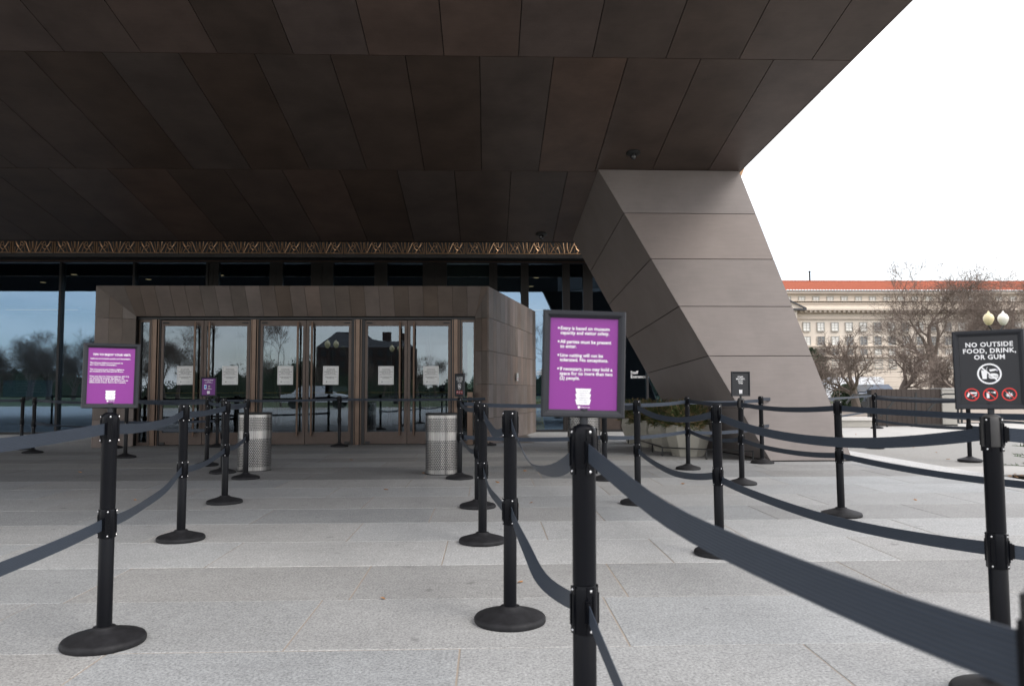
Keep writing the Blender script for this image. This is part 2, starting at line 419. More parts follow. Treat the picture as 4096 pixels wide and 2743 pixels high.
_tcache = {}
def text_mesh(body, size, m, align='CENTER', bold=0.0, space=1.0, cspace=1.0):
    key = (body, size, m, align, bold, space, cspace)
    if key in _tcache: return _tcache[key]
    cu = bpy.data.curves.new('lettering', 'FONT'); cu.body = body; cu.size = size; cu.align_x = align; cu.align_y = 'CENTER'
    cu.offset = bold * size; cu.space_line = space; cu.space_character = cspace; cu.resolution_u = 2
    o = bpy.data.objects.new('lettering', cu); COL.objects.link(o)
    dg = bpy.context.evaluated_depsgraph_get(); dg.update()
    me = bpy.data.meshes.new_from_object(o.evaluated_get(dg)); me.name = 'lettering'
    me.materials.clear(); me.materials.append(M[m])
    COL.objects.unlink(o); bpy.data.objects.remove(o); bpy.data.curves.remove(cu)
    _tcache[key] = me
    return me
def text(parent, body, x, z, size, m, align='CENTER', y=0.0, bold=0.0, space=1.0, name='lettering', cspace=1.0):
    o = link(name, text_mesh(body, size, m, align, bold, space, cspace), parent, (x, y, z), (R(90), 0, 0)); return o

# ------------------------------------------------------------------ ground
g = MB(); g.add([(-1500, -1500, -.05), (1500, -1500, -.05), (1500, 1500, -.05), (-1500, 1500, -.05)], [(0, 1, 2, 3)])
structure('ground', g, 'asphalt')
PX1 = 6.58                                               # right-hand border of the paving
plaza = structure('plaza_paving', MB().box(-40, PX1 + .0, -14, 21.5, -.045, -.0022), 'mortar')
SW, SD, Y0 = 1.5, .795, 3.375                            # stone length, course depth, one known course line
tones = {-3: .33, -2: .33, -1: .345, 0: .34, 1: .325, 2: .40, 3: .40, 4: .31, 5: .335, 6: .345, 7: .34, 8: .235, 9: .25, 10: .30, 11: .26, 12: .31, 13: .27, 14: .3}
offs = {-1: -.12, 0: .62, 1: .76, 2: -.295, 3: .45, 4: 1.0, 5: .3, 6: -.2, 7: .55}
stones = []
k = -22
rs = random.Random(3)
while Y0 + k * SD < 21.4:
    ya, yb = Y0 + k * SD, Y0 + (k + 1) * SD
    o = offs.get(k, rs.random() * SW); tn = tones.get(k, .27 + .1 * rs.random())
    i = math.floor((-40 - o) / SW)
    while o + i * SW < PX1:
        xa, xb = max(o + i * SW, -40), min(o + (i + 1) * SW, PX1 - .45)
        if xb - xa > .1:
            t = tn * 1.04 * (1 + rs.uniform(-.06, .06))
            wv = rs.uniform(-.02, .02)
            colr = (t * (.985 + wv), t * (1.0), t * (1.0 - wv), 1)
            p = px_of(((xa + xb) / 2, max((ya + yb) / 2, .05), 0)) if (ya + yb) / 2 > .8 else (9e9, 9e9)
            seen = -700 < p[0] < 4800 and p[1] < 2950
            size = (xb - xa) / max((ya + yb) / 2, .1) ** 2.0 if seen else 0
            stones.append((size, xa, xb, ya, yb, colr))
        i += 1
    k += 1
stones.sort(key=lambda s: -s[0])
rest = MB(); J = .0032
stone_meshes = {}
for n_, (sz, xa, xb, ya, yb, colr) in enumerate(stones):
    if n_ < 280 and sz > 0:
        key = round(xb - xa, 3)
        if key not in stone_meshes:
            L = (xb - xa) / 2 - J; D = SD / 2 - J; c = .003
            mb = MB(); vs = []
            for zz, q in ((-.03, 0), (-c, 0), (0, c)):
                vs += [(-L + q, -D + q, zz), (L - q, -D + q, zz), (L - q, D - q, zz), (-L + q, D - q, zz)]
            fs = [(8, 9, 10, 11)]
            for b in (0, 4):
                for q in range(4): fs.append((b + q, b + (q + 1) % 4, b + 4 + (q + 1) % 4, b + 4 + q))
            stone_meshes[key] = mb.add(vs, fs).mesh('paving_stone', 'granite')
        o = link('paving_stone', stone_meshes[key], plaza, ((xa + xb) / 2, (ya + yb) / 2, rs.uniform(-.0008, .0008)))
        o.color = colr
    else:
        rest.box(xa + J, xb - J, ya + J, yb - J, -.03, -.0004)
o = tag(link('outlying_paving_stones', rest.mesh('outlying_paving_stones', 'granite'), plaza), kind='stuff'); o.color = (.352, .354, .353, 1)
# pale border course along the edge of the paving, and the cross band in front of the gravel
yy = -14
while yy < 21:
    o = link('border_stone', MB().box(-.222, .222, -.745, .745, -.03, 0).mesh('border_stone', 'granite') if yy == -14 else bm_, plaza, (PX1 - .225, yy + .75, .0006))
    bm_ = o.data; t = .5 + rs.uniform(-.02, .02); o.color = (t, t, t * .99, 1); yy += 1.5
cross = structure('cross_paving', MB().box(PX1, 30, 9.8, 10.9, -.045, -.004), 'concrete_light')
structure('gravel_yard', MB().box(PX1, 40, 10.9, 17.6, -.045, -.012), 'gravel')
structure('back_path', MB().box(PX1, 40, 17.6, 24.5, -.045, -.008), 'concrete_light')
structure('planting_bed', MB().box(PX1 + .25, 30, 6.5, 9.8, -.045, -.002), 'soil')
structure('side_paving', MB().box(PX1, 30, -14, 6.5, -.045, -.004), 'concrete_light')
structure('lawn', MB().box(-260, 260, -330, -22, -.04, -.02), 'grass')
structure('road', MB().box(-260, 260, -21.5, -15, -.045, -.025), 'concrete')
structure('far_lawn', MB().box(16, 260, 27, 120, -.045, -.02), 'grass')
structure('far_street', MB().box(16, 260, 44, 62, -.045, -.012), 'asphalt')

# ------------------------------------------------------------------ canopy soffit (one plane rising towards the lawn)
SL = .197; YL1 = 13.2; ZL1 = 4.96
def sz_(y): return ZL1 + SL * (YL1 - y)
def edge_x(y): return 4.43 + (13.35 - y) * .157         # outer right edge of the canopy
ROWS = [(16.38, 13.2, .42), (13.2, 10.0, -.1), (10.0, 6.85, .42), (6.85, 3.7, -.1), (3.7, 2.6, .42)]
XL = -26.0
canopy = thing('entrance_canopy', 'huge dark brown panelled canopy overhanging the museum doors', 'canopy', (-6, 9, 4.3))
nrm = Vector((0, -SL, -1)).normalized(); GAP = .006
for ri, (ya, yb, off) in enumerate(ROWS):
    k = math.floor((XL - off))
    while off + k < edge_x(yb):
        xa, xb = off + k + GAP, off + k + 1 - GAP
        ea, eb = edge_x(ya), edge_x(yb)
        last = ri > 0 and eb - xb < .45
        if last: xb = 99
        q = []
        if ri == 0: ea = 2.36                            # the column fills the corner of the last course
        for (x, y, e) in ((xa, ya - GAP, ea), (xb, ya - GAP, ea), (xb, yb + GAP, eb if ri else 2.36), (xa, yb + GAP, eb if ri else 2.36)):
            q.append(Vector((min(x, e), y, sz_(y))))
        if (q[1] - q[0]).length + (q[2] - q[3]).length > .05 and xa < edge_x(yb) - .03:
            if (q[1] - q[0]).length < .02: q = [q[0], q[2], q[3]]
            if ri == 0 and xa > 2.3: break
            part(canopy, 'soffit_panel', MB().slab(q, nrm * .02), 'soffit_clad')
        if last: break
        k += 1
# backing slab behind the joints, folded front lip and edge fascia
yF, zlip = 2.6, 6.15
bk = MB()
e = .024
prof = [(17.6, 4.31), (13.2, ZL1), (yF, sz_(yF))]
bk.add([(XL, 16.5, sz_(16.5) + e), (2.3, 16.5, sz_(16.5) + e), (4.40, 13.45, sz_(13.45) + e), (edge_x(yF) - .004, yF, sz_(yF) + e), (XL, yF, sz_(yF) + e),
        (XL, 16.5, 8.2), (2.3, 16.5, 8.2), (4.40, 13.45, 8.2), (edge_x(yF) - .004, yF, 8.2), (XL, yF, 8.2)],
       [(0, 1, 2, 3, 4), (9, 8, 7, 6, 5), (0, 5, 6, 1), (1, 6, 7, 2), (2, 7, 8, 3), (3, 8, 9, 4), (4, 9, 5, 0)])
part(canopy, 'canopy_deck', bk, 'joint_dark')
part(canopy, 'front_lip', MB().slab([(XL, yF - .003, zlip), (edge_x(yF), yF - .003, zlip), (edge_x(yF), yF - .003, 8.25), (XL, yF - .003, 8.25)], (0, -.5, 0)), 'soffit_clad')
ef = MB()
a, b = Vector((edge_x(yF), yF, 0)), Vector((4.42, 13.42, 0))
n2 = (b - a).cross(Vector((0, 0, 1))).normalized()
for i in range(4):
    pa, pb = a.lerp(b, i / 4 + .001), a.lerp(b, (i + 1) / 4 - .001)
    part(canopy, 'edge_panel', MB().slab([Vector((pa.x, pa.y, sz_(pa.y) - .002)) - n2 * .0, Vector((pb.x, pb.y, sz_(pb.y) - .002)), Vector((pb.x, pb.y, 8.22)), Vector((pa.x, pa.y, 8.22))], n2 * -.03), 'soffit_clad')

# domes of cameras let into the soffit
for (px, py, lab) in ((2533, 612, 'dark dome camera on the canopy soffit above the leaning column'), (2165, 936, 'dark dome camera on the canopy soffit above the bronze screen')):
    d = ray(px, py); t = (ZL1 + SL * YL1 - CAM.z) / (d.z + SL * d.y); p = CAM + d * t
    c = thing('dome_camera', lab, 'camera', p, 0)
    c.rotation_euler = nrm.to_track_quat('Z', 'Y').to_euler()
    s = .12
    lpart(c, 'flange', MB().lathe([(s, .0), (s, .012), (s * .8, .03), (s * .45, .04)], 32), 'iron', True)
    lpart(c, 'lens_dome', MB().lathe([(s * .42, .03), (s * .42, .06), (s * .38, .09), (s * .26, .115), (s * .1, .127)], 24), 'dome_glass', True)

# ------------------------------------------------------------------ leaning column
fbl, fbr = gp(3085, 1846), gp(3402, 1842)
fbr.y = fbl.y
d = ray(2392, 677); t = (ZL1 + SL * YL1 - CAM.z) / (d.z + SL * d.y); ftl = CAM + d * t
d = ray(2956, 683); t = (ZL1 + SL * YL1 - CAM.z) / (d.z + SL * d.y); ftr = CAM + d * t
bbl = gp(2747, 1781)
d = ray(2290, 956); t = (ZL1 + SL * YL1 - CAM.z) / (d.z + SL * d.y); btl = CAM + d * t
column = thing('leaning_column', 'leaning brown panelled column carrying the end of the canopy', 'column', (fbl.x + .6, fbl.y + 1, 0))
bbr, btr = Vector((fbr.x + .35, bbl.y, 0)), Vector((ftr.x - .1, btl.y + .05, btl.z))
NP = 6
fn = (fbr - fbl).cross(ftl - fbl).normalized(); sn = (fbl - bbl).cross(btl - bbl).normalized(); rn = (bbr - fbr).cross(ftr - fbr).normalized()
def lerp(a, b, t): return a + (b - a) * t
TS = [0.0] + [(1843 - y) / (1843 - 679) for y in (1631, 1421, 1225, 1036, 857)] + [1.0]
# true fractions along the leaning edge for evenly spaced joints
for i in range(NP):
    t0, t1 = i / NP + (.0012 if i else .004), (i + 1) / NP - .0012
    for (bl, br, tl, tr, nn, nm) in ((fbl, fbr, ftl, ftr, fn, 'front_panel'), (bbl, fbl, btl, ftl, sn, 'side_panel'), (fbr, bbr, ftr, btr, rn, 'side_panel')):
        A, B, C, D = lerp(bl, tl, t0), lerp(br, tr, t0), lerp(br, tr, t1), lerp(bl, tl, t1)
        ux = (B - A).normalized() * .004; vx = (C - D).normalized() * .004
        if i == NP - 1: C = C - Vector((0, 0, .004)); D = D - Vector((0, 0, .004))
        part(column, nm, MB().slab([A + ux, B - ux, C - vx, D + vx], nn * .02), 'column_clad')
core = MB(); q = .02
cc = (fbl + bbr) / 2; ct = (ftl + btr) / 2
core.add([lerp(p, cc, q) for p in (fbl, fbr, bbr, bbl)] + [lerp(p, ct, q) for p in (ftl, ftr, btr, btl)],
         [(0, 3, 2, 1), (4, 5, 6, 7), (0, 1, 5, 4), (1, 2, 6, 5), (2, 3, 7, 6), (3, 0, 4, 7)])
part(column, 'core', core, 'joint_dark')

# ------------------------------------------------------------------ glass facade behind the portal
YF = 20.6
facade = thing('glass_facade', 'tall dark glass wall of the museum lobby reflecting sky and trees', 'glass wall', (-3, YF, 0))
XF0, XF1, ZT = -26.0, 6.0, 4.55
part(facade, 'head_rail', MB().box(XF0, XF1, YF - .12, YF + .1, ZT, ZT + .1), 'mullion_dark')
part(facade, 'head_trim', MB().box(XF0, XF1, YF - .16, YF - .123, ZT + .02, ZT + .05), 'bronze')
part(facade, 'sill', MB().box(XF0, XF1, YF - .06, YF + .06, 0, .06), 'mullion_dark')
mx_ = [-26, -24.8, -22.87, -20.94, -19.0, -17.1, -15.2, -13.28, -11.35, -9.43, -7.5]
for i, x in enumerate(mx_):
    if i: part(facade, 'mullion', MB().box(x - .03, x + .03, YF - .1, YF + .14, .06, ZT), 'mullion_dark')
for a, b in zip(mx_[:-1], mx_[1:]):
    part(facade, 'pane', MB().box(a + .03, b - .03, YF, YF + .012, .06, ZT), 'glass_facade')
# bronze framed bays to the right
bays = [(-7.5, -7.2), (-5.85, -5.5), (-4.75, -4.15), (-3.05, -2.7), (-1.75, -1.1), (.05, .27), (.91, 1.12), (2.04, 2.24), (2.6, 2.86), (3.62, 3.68), (4.3, 4.36), (5.9, 6.0)]
for a, b in bays:
    part(facade, 'frame_post', MB().box(a, b, YF - .07, YF + .12, .06, ZT), 'frame_dim' if b < 3 else 'mullion_dark')
    if b - a > .2:
        part(facade, 'post_joint', MB().box((a + b) / 2 - .008, (a + b) / 2 + .008, YF - .0735, YF - .0705, .06, ZT), 'joint_dark')
for (a0, a1), (b0, b1) in zip(bays[:-1], bays[1:]):
    part(facade, 'pane', MB().box(a1, b0, YF + .01, YF + .022, .06, ZT), 'glass_facade')
part(facade, 'kick_panel', MB().box(2.86, 3.62, YF - .03, YF + .009, .06, .42), 'door_bronze')
part(facade, 'door_hinge', MB().box(1.075, 1.10, YF - .09, YF - .071, 2.62, 2.8).box(1.075, 1.10, YF - .09, YF - .071, 3.1, 3.3).box(2.06, 2.085, YF - .09, YF - .071, 3.2, 3.4), 'iron')
# dark recess above the glass, up to the bronze screen
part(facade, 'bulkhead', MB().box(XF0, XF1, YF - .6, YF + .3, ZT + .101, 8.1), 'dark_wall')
# lettering on the glass
t_ = thing('glass_lettering', 'white Staff Entrance lettering on the glass beside the column', 'lettering', (3.9, YF - .012, 1.55))
text(t_, 'Staff\nEntrance', -.02, -.02, .118, 'print_white', 'LEFT', -.002, .018, .95)
t_ = thing('glass_lettering', 'white museum name and closing dates lettered on glass beside the portal wall', 'lettering', (1.62, YF - .012, 1.55))
text(t_, 'NATIONAL MUSEUM OF', 0, .13, .036, 'print_white', 'CENTER', -.002, .01)
text(t_, 'AFRICAN AMERICAN\nHISTORY & CULTURE', 0, .03, .062, 'print_white', 'CENTER', -.002, .02)
text(t_, 'Closed Dec', 0, -.13, .04, 'print_white', 'CENTER', -.002, .01)

# lobby behind the glass
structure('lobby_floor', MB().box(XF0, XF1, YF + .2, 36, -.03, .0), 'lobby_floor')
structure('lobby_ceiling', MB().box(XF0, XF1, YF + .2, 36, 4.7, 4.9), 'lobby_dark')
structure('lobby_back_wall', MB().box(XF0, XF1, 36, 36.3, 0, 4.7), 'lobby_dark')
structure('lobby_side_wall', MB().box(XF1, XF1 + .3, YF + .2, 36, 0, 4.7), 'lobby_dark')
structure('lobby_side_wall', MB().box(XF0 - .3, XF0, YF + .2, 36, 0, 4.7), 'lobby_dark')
ww = thing('wooden_partition', 'dark wooden partition wall inside the lobby behind the left glass', 'partition', (-14, 26.5, 0))
for i in range(8):
    part(ww, 'board', MB().box(-18.5 + i * 1.2 + .006, -17.3 + i * 1.2 - .006, 26.4, 26.6, 0.9, 1.75), 'lobby_wood')
part(ww, 'plinth', MB().box(-18.5, -8.9, 26.45, 26.62, 0, .89), 'lobby_dark')
ds = thing('display_screen', 'wide blue information display glowing behind the left glass', 'screen', (-15.55, 26.3, 1.25))
part(ds, 'panel', MB().box(-16.35, -14.75, 26.33, 26.38, .96, 1.5), 'screen_glow')
part(ds, 'bezel', MB().box(-16.38, -14.72, 26.39, 26.395, .93, 1.53), 'iron')
for i in range(7):
    part(ds, 'text_line', MB().box(-15.9, -15.9 + random.uniform(.3, .42), 26.322, 26.328, 1.4 - i * .05, 1.412 - i * .05).box(-15.4, -15.4 + random.uniform(.25, .45), 26.322, 26.328, 1.4 - i * .05, 1.412 - i * .05), 'print_grey')
for i, (x, z) in enumerate(((-19, 4.45), (-13.6, 4.45), (-8.5, 4.45), (-3, 4.45), (.9, 4.45))):
    cl = thing('cove_light', 'warm strip light under the lobby ceiling behind the glass', 'light', (x, 33, 4.6), 0, 'strip lights on the lobby ceiling')
    part(cl, 'housing', MB().box(x - 1.6, x + 1.6, 32.9, 33.1, 4.62, 4.69), 'lobby_dark')
    part(cl, 'diffuser', MB().box(x - 1.5, x + 1.5, 32.95, 33.05, 4.6, 4.618), 'cove_glow')
for (x, y) in ((-12.6, 23.5), (-10.8, 24.5), (-8.2, 23.6), (-14.5, 25.2), (1.55, 24.0), (1.5, 26.0), (-6.5, 24)):
    dl = thing('downlight', 'small warm downlight in the dark lobby ceiling', 'light', (x, y, 4.69), 0, 'downlights of the lobby ceiling')
    part(dl, 'rim', MB().lathe([(.11, -.02), (.11, 0)], 16, (x, y, 4.699)), 'lobby_dark')
    part(dl, 'lamp', MB().lathe([(.085, -.026), (.085, -.021)], 16, (x, y, 4.699)), 'lamp_glow')
# daylit window with bronze tracery at the far side of the lobby
fw = thing('traceried_window', 'pale daylit window with bronze tracery seen through the right sidelight', 'window', (-1.0, 34.5, 1.6))
part(fw, 'pane', MB().box(-1.95, -.15, 34.55, 34.6, 1.2, 3.4), 'far_daylight')
tr = MB()
for i in range(8): tr.box(-1.95 + i * .255 - .02, -1.95 + i * .255 + .02, 34.5, 34.54, 1.2, 3.4)
for j in range(10):
    for i in range(7):
        x0, z0 = -1.95 + i * .255, 1.2 + j * .22
        tr.tube([(x0, 34.52, z0), (x0 + .1275, 34.52, z0 + .11), (x0, 34.52, z0 + .22)], .018, 4).tube([(x0 + .255, 34.52, z0), (x0 + .1275, 34.52, z0 + .11), (x0 + .255, 34.52, z0 + .22)], .018, 4)
part(fw, 'tracery', tr, 'dark_wall')

# yellow wet floor sign behind the glass
wf = thing('wet_floor_sign', 'yellow plastic wet floor sign standing behind the glass by the portal wall', 'floor sign', (1.36, 20.95, 0))
for s in (-1, 1):
    part(wf, 'leaf', MB().slab([(1.16, 20.95 + s * .16, 0), (1.56, 20.95 + s * .16, 0), (1.46, 20.95 + s * .02, .88), (1.26, 20.95 + s * .02, .88)][::-s], Vector((0, s * .012, .002))), 'plastic_yellow')
tx = text(wf, 'WET\nFLOOR', .0, .47, .1, 'print_dark', 'CENTER', -.115, .02); tx.rotation_euler = (R(81), 0, 0)
tx = text(wf, 'PISO\nMOJADO', .0, .26, .085, 'print_dark', 'CENTER', -.15, .02); tx.rotation_euler = (R(81), 0, 0)

# ------------------------------------------------------------------ bronze screen under the canopy
YS = 18.7; ZS = 4.475
scr = thing('bronze_screen', 'cast bronze openwork screen running above the lobby glass', 'screen', (-3, YS, ZS))
hw = .486
curves = [[(140, 132), (163, 170), (188, 214), (207, 236)], [(207, 236), (228, 206), (270, 212)], [(207, 236), (215, 256), (235, 262), (258, 240), (264, 214)],
          [(235, 135), (226, 200)], [(238, 150), (276, 206)], [(228, 128), (290, 170), (318, 230), (352, 302)], [(290, 170), (270, 212), (297, 302)],
          [(338, 128), (350, 220), (362, 302)], [(385, 128), (382, 230), (362, 302)], [(207, 236), (168, 302)], [(215, 250), (256, 302)], [(162, 226), (146, 302)],
          [(150, 128), (207, 236)], [(270, 150), (290, 170)], [(180, 60), (150, 128)], [(200, 60), (228, 128)], [(338, 128), (330, 40)], [(385, 128), (392, 40)]]
lm = MB()
for cv_ in curves:
    for mir in (1, -1):
        pts = [(mir * ((u - 390) / 530.) * .97, -.005 + .012 * math.sin(i * 1.7), (310 - v) / 180. * .338) for i, (u, v) in enumerate(cv_)]
        n_ = len(pts); rr_ = [.0068 + .0055 * math.sin(math.pi * (i + .5) / n_) for i in range(n_)]
        lm.tube(pts, rr_, 5)
lm.box(-hw, -hw + .022, -.02, .02, 0, 1.0).box(hw - .022, hw, -.02, .02, 0, 1.0).box(-hw + .022, hw - .022, -.02, .02, 0, .024).box(-hw + .022, hw - .022, -.02, .02, .976, 1.0)
lat = lm.mesh('screen_panel', 'lattice_bronze', True)
xx = -13.06 + .03
xx -= 6
while xx < 6.0:
    link('screen_panel', lat, scr, (xx + 3, 0, 0)); xx += 1.0
part(scr, 'hanger_rail', MB().box(-26, 6.1, YS + .1, YS + .16, ZS + .9, ZS + .96), 'dark_wall')
sl = MB().slab([(5.0, YS - .1, 4.5), (5.6, YS - .1, 4.5), (6.46, YS - .1, 6.7), (5.0, YS - .1, 6.7)], (0, -.03, 0))
for i in range(5): sl.tube([(5.1 + i * .11, YS - .13, 4.5), (5.72 + i * .155, YS - .13, 6.7)], .022, 6)
for i in range(6): sl.tube([(5.3, YS - .13, 4.7 + i * .35), (5.75 + i * .1, YS - .14, 5.0 + i * .3)], .02, 5)
part(scr, 'corner_panel', sl, 'lattice_bronze', True)
part(scr, 'backing', MB().box(-26, 5.7, YS + .35, YS + .4, ZS - .03, 8.0), 'dark_wall')

# ------------------------------------------------------------------ entrance portal (vestibule)
YO, YI, YD = 15.5, 15.87, 16.05
XLo, XRo, ZTo = -7.87, .025, 3.24
XLi, XRi, ZTi = -7.23, -.257, 2.66
portal = thing('entrance_portal', 'brown panelled entrance portal with three pairs of bronze glass doors', 'portal', (-3.8, 16, 0))
O = lambda x, z: Vector((x, YO, z)); I_ = lambda x, z: Vector((x, YI, z))
pn = Vector((0, -.03, 0))
# header panels
step = .30; n_ = 26; x0 = XLo + .55
nh = Vector((0, -1, 0))
def hx_in(x): return XLi + (x - XLo) / (XRo - XLo) * (XRi - XLi)
xs = [x0 + i * step for i in range(60) if x0 + i * step < XRo - .1]
edges = [XLo] + xs + [XRo]
def clipx(x): return min(max(x, XLi), XRi)
for a, b in zip(edges[:-1], edges[1:]):
    ga, gb = a + (.003 if a > XLo else 0), b - (.003 if b < XRo else 0)
    q = [I_(clipx(ga), ZTi), I_(clipx(gb), ZTi), O(gb, ZTo), O(ga, ZTo)]
    if (q[1] - q[0]).length < .02: q = [q[0], q[2], q[3]]
    if a < XLo + .01: q = [I_(clipx(ga), ZTi), I_(clipx(gb), ZTi), O(gb, ZTo), O(ga, ZTo)] if clipx(gb) > clipx(ga) + .01 else [I_(XLi, ZTi), O(gb, ZTo), O(ga, ZTo)]
    part(portal, 'header_panel', MB().slab(q, (0, -.03, .0)), 'portal_clad')
# jambs: two strips each, five courses
zj = [0, .55, 1.24, 1.92, 2.6, ZTo]
for side, xo, xi in (('l', XLo, XLi), ('r', XRo, XRi)):
    for c in range(2 if side == 'r' else 3):
        nst = 2 if side == 'r' else 3
        u0, u1 = c / nst, (c + 1) / nst
        for za, zb in zip(zj[:-1], zj[1:]):
            def pt(u, z):
                x = xo + (xi - xo) * u; y = YO + (YI - YO) * u
                zm = ZTo + (ZTi - ZTo) * u
                return Vector((x, y, min(z, zm) if z > 2.59 else z))
            if zb > 3: zb = 9
            A, B, C, D = pt(u0, za + .003), pt(u1, za + .003), pt(u1, zb - .003), pt(u0, zb - .003)
            s = 1 if side == 'l' else -1
            ux = Vector((.0025 * s, 0, 0))
            q = [A + ux, B - ux, C - ux, D + ux]
            if side == 'r': q = q[::-1]
            part(portal, 'jamb_panel', MB().slab(q, (0, -.03, 0)), 'portal_clad')
# side walls back to the glass, vertical strips in five courses
def side_wall(p0, p1, flip):
    L = (p1 - p0).length; u = (p1 - p0) / L; rr_ = random.Random(11); s = 0
    nn = Vector((u.y, -u.x, 0)) * (1 if not flip else -1)
    cuts = [0]
    while cuts[-1] < L - .45: cuts.append(cuts[-1] + rr_.choice((.2, .27, .33, .4, .27)))
    cuts.append(L)
    for a, b in zip(cuts[:-1], cuts[1:]):
        for za, zb in zip(zj[:-1], zj[1:]):
            A, B = p0 + u * (a + .0025), p0 + u * (b - .0025)
            q = [A + Vector((0, 0, za + .004)), B + Vector((0, 0, za + .004)), B + Vector((0, 0, zb - .004)), A + Vector((0, 0, zb - .004))]
            if flip: q = q[::-1]
            part(portal, 'wall_panel', MB().slab(q, nn * .025), 'portal_clad')
side_wall(Vector((XRo, YO + .002, 0)), Vector((1.30, YF - .11, 0)), False)
side_wall(Vector((XLo, YO + .002, 0)), Vector((-9.1, YF - .11, 0)), True)
core = MB()
def wall_core(p0, p1, th):
    u = (p1 - p0).normalized(); nn = Vector((-u.y, u.x, 0)) * th
    core.add([p0, p1, p1 + nn, p0 + nn] + [q + Vector((0, 0, ZTo - .01)) for q in (p0, p1, p1 + nn, p0 + nn)], [(0, 3, 2, 1), (4, 5, 6, 7), (0, 1, 5, 4), (1, 2, 6, 5), (2, 3, 7, 6), (3, 0, 4, 7)])
wall_core(Vector((XRo + .07, YI + .06, 0)), Vector((1.265, YF - .12, 0)), .2)
wall_core(Vector((XLo - .06, YI + .06, 0)), Vector((-9.065, YF - .12, 0)), -.2)
core.box(XLo + .05, XRo - .05, YI + .04, YD + .3, 2.74, ZTo - .01)
core.box(XLo + .04, XLi - .04, YI + .04, YD + .25, 0, 2.739).box(XRi + .04, XRo - .04, YI + .04, YD + .25, 0, 2.739)
part(portal, 'core', core, 'joint_dark')
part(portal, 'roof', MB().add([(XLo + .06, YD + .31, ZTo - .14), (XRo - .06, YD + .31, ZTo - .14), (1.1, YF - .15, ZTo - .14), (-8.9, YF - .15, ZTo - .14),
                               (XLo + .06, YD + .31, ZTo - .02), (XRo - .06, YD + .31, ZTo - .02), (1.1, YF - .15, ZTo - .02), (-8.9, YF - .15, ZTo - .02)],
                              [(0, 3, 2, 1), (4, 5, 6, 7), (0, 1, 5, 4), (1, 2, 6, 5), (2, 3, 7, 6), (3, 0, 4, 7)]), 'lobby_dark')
# door assembly: posts at measured places
dx = lambda px: (px - 1950) / F * YD
posts = [(dx(630), dx(656)), (dx(1016), dx(1043)), (dx(1417), dx(1456)), (dx(1811), dx(1837))]
part(portal, 'door_head', MB().box(XLi - .05, XRi + .05, YD - .06, YD + .1, 2.6, 2.72), 'mullion_dark')
for a, b in posts:
    c_ = (a + b) / 2
    part(portal, 'door_post', MB().box(c_ - .04, c_ + .04, YD - .1, YD + .12, 0, 2.6), 'bronze_light')
    part(portal, 'post_channel', MB().box(a - .035, c_ - .042, YD - .04, YD + .1, 0, 2.6).box(c_ + .042, b + .035, YD - .04, YD + .1, 0, 2.6), 'mullion_dark')
    part(portal, 'post_bead', MB().box(c_ - .075, c_ - .06, YD - .07, YD - .041, 0, 2.6).box(c_ + .06, c_ + .075, YD - .07, YD - .041, 0, 2.6), 'bronze_light')
for (a, b) in ((XLi, posts[0][0] - .036), (posts[3][1] + .036, XRi)):
    part(portal, 'sidelight_frame', MB().box(a, a + .035, YD - .03, YD + .05, 0, 2.6).box(b - .035, b, YD - .03, YD + .05, 0, 2.6).box(a + .035, b - .035, YD - .03, YD + .05, 0, .07).box(a + .035, b - .035, YD - .03, YD + .05, 2.55, 2.6), 'door_bronze')
    part(portal, 'sidelight_pane', MB().box(a + .035, b - .035, YD, YD + .012, .07, 2.55), 'glass_door')
mids = [dx(829), dx(1230), dx(1631)]
for i, mid in enumerate(mids):
    xa, xb = posts[i][1] + .04, posts[i + 1][0] - .04
    for s, (a, b) in ((-1, (xa, mid - .006)), (1, (mid + .006, xb))):
        door = bpy.data.objects.new('door', None); COL.objects.link(door); door.parent = portal; door.location = Vector(((a + b) / 2, YD, 0)) - Vector(portal.location)
        st = .055                                        # stile width
        c0, c1 = -(b - a) / 2, (b - a) / 2
        fr = MB().box(c0, c0 + st, -.025, .03, .015, 2.585).box(c1 - st, c1, -.025, .03, .015, 2.585)
        fr.box(c0 + st, c1 - st, -.024, .029, .015, .265).box(c0 + st, c1 - st, -.024, .029, 2.47, 2.585)
        link('door_frame', fr.mesh('door_frame', 'door_bronze'), door)
        link('pane', MB().box(c0 + st, c1 - st, 0, .012, .265, 2.47).mesh('pane', 'glass_door'), door)
        hx = (c1 - .14) if s < 0 else (c0 + .14)
        h = MB().tube([(hx, -.12, .19), (hx, -.12, 2.55)], .023, 12)
        h.box(hx - .02, hx + .02, -.118, -.024, .25, .29).box(hx - .02, hx + .02, -.118, -.024, 2.42, 2.46)
        link('pull_handle', h.mesh('pull_handle', 'bronze', True), door)
        inner = c0 + .09 if s > 0 else c1 - .09
        outer = c1 - .07 if s > 0 else c0 + .07
        pb = MB().tube([(outer, .05, 1.08), ((inner + outer) / 2, .06, 1.08), (inner, .06, 1.08), (inner, .05, 1.35)], .012, 8)
        pb.tube([(outer + (.05 if s < 0 else -.05), .06, 1.08), (outer + (.27 if s < 0 else -.27), .06, 1.08)], .024, 8)
        link('push_bar', pb.mesh('push_bar', 'brass', True), door)
        pv = MB().box((c0 + .02) if s < 0 else (c1 - .12), (c0 + .12) if s < 0 else (c1 - .02), -.06, -.026, .02, .07)
        pv.box((c0 + .03) if s < 0 else (c1 - .15), (c0 + .15) if s < 0 else (c1 - .03), -.05, -.026, 2.52, 2.545)
        link('pivot', pv.mesh('pivot', 'iron'), door)
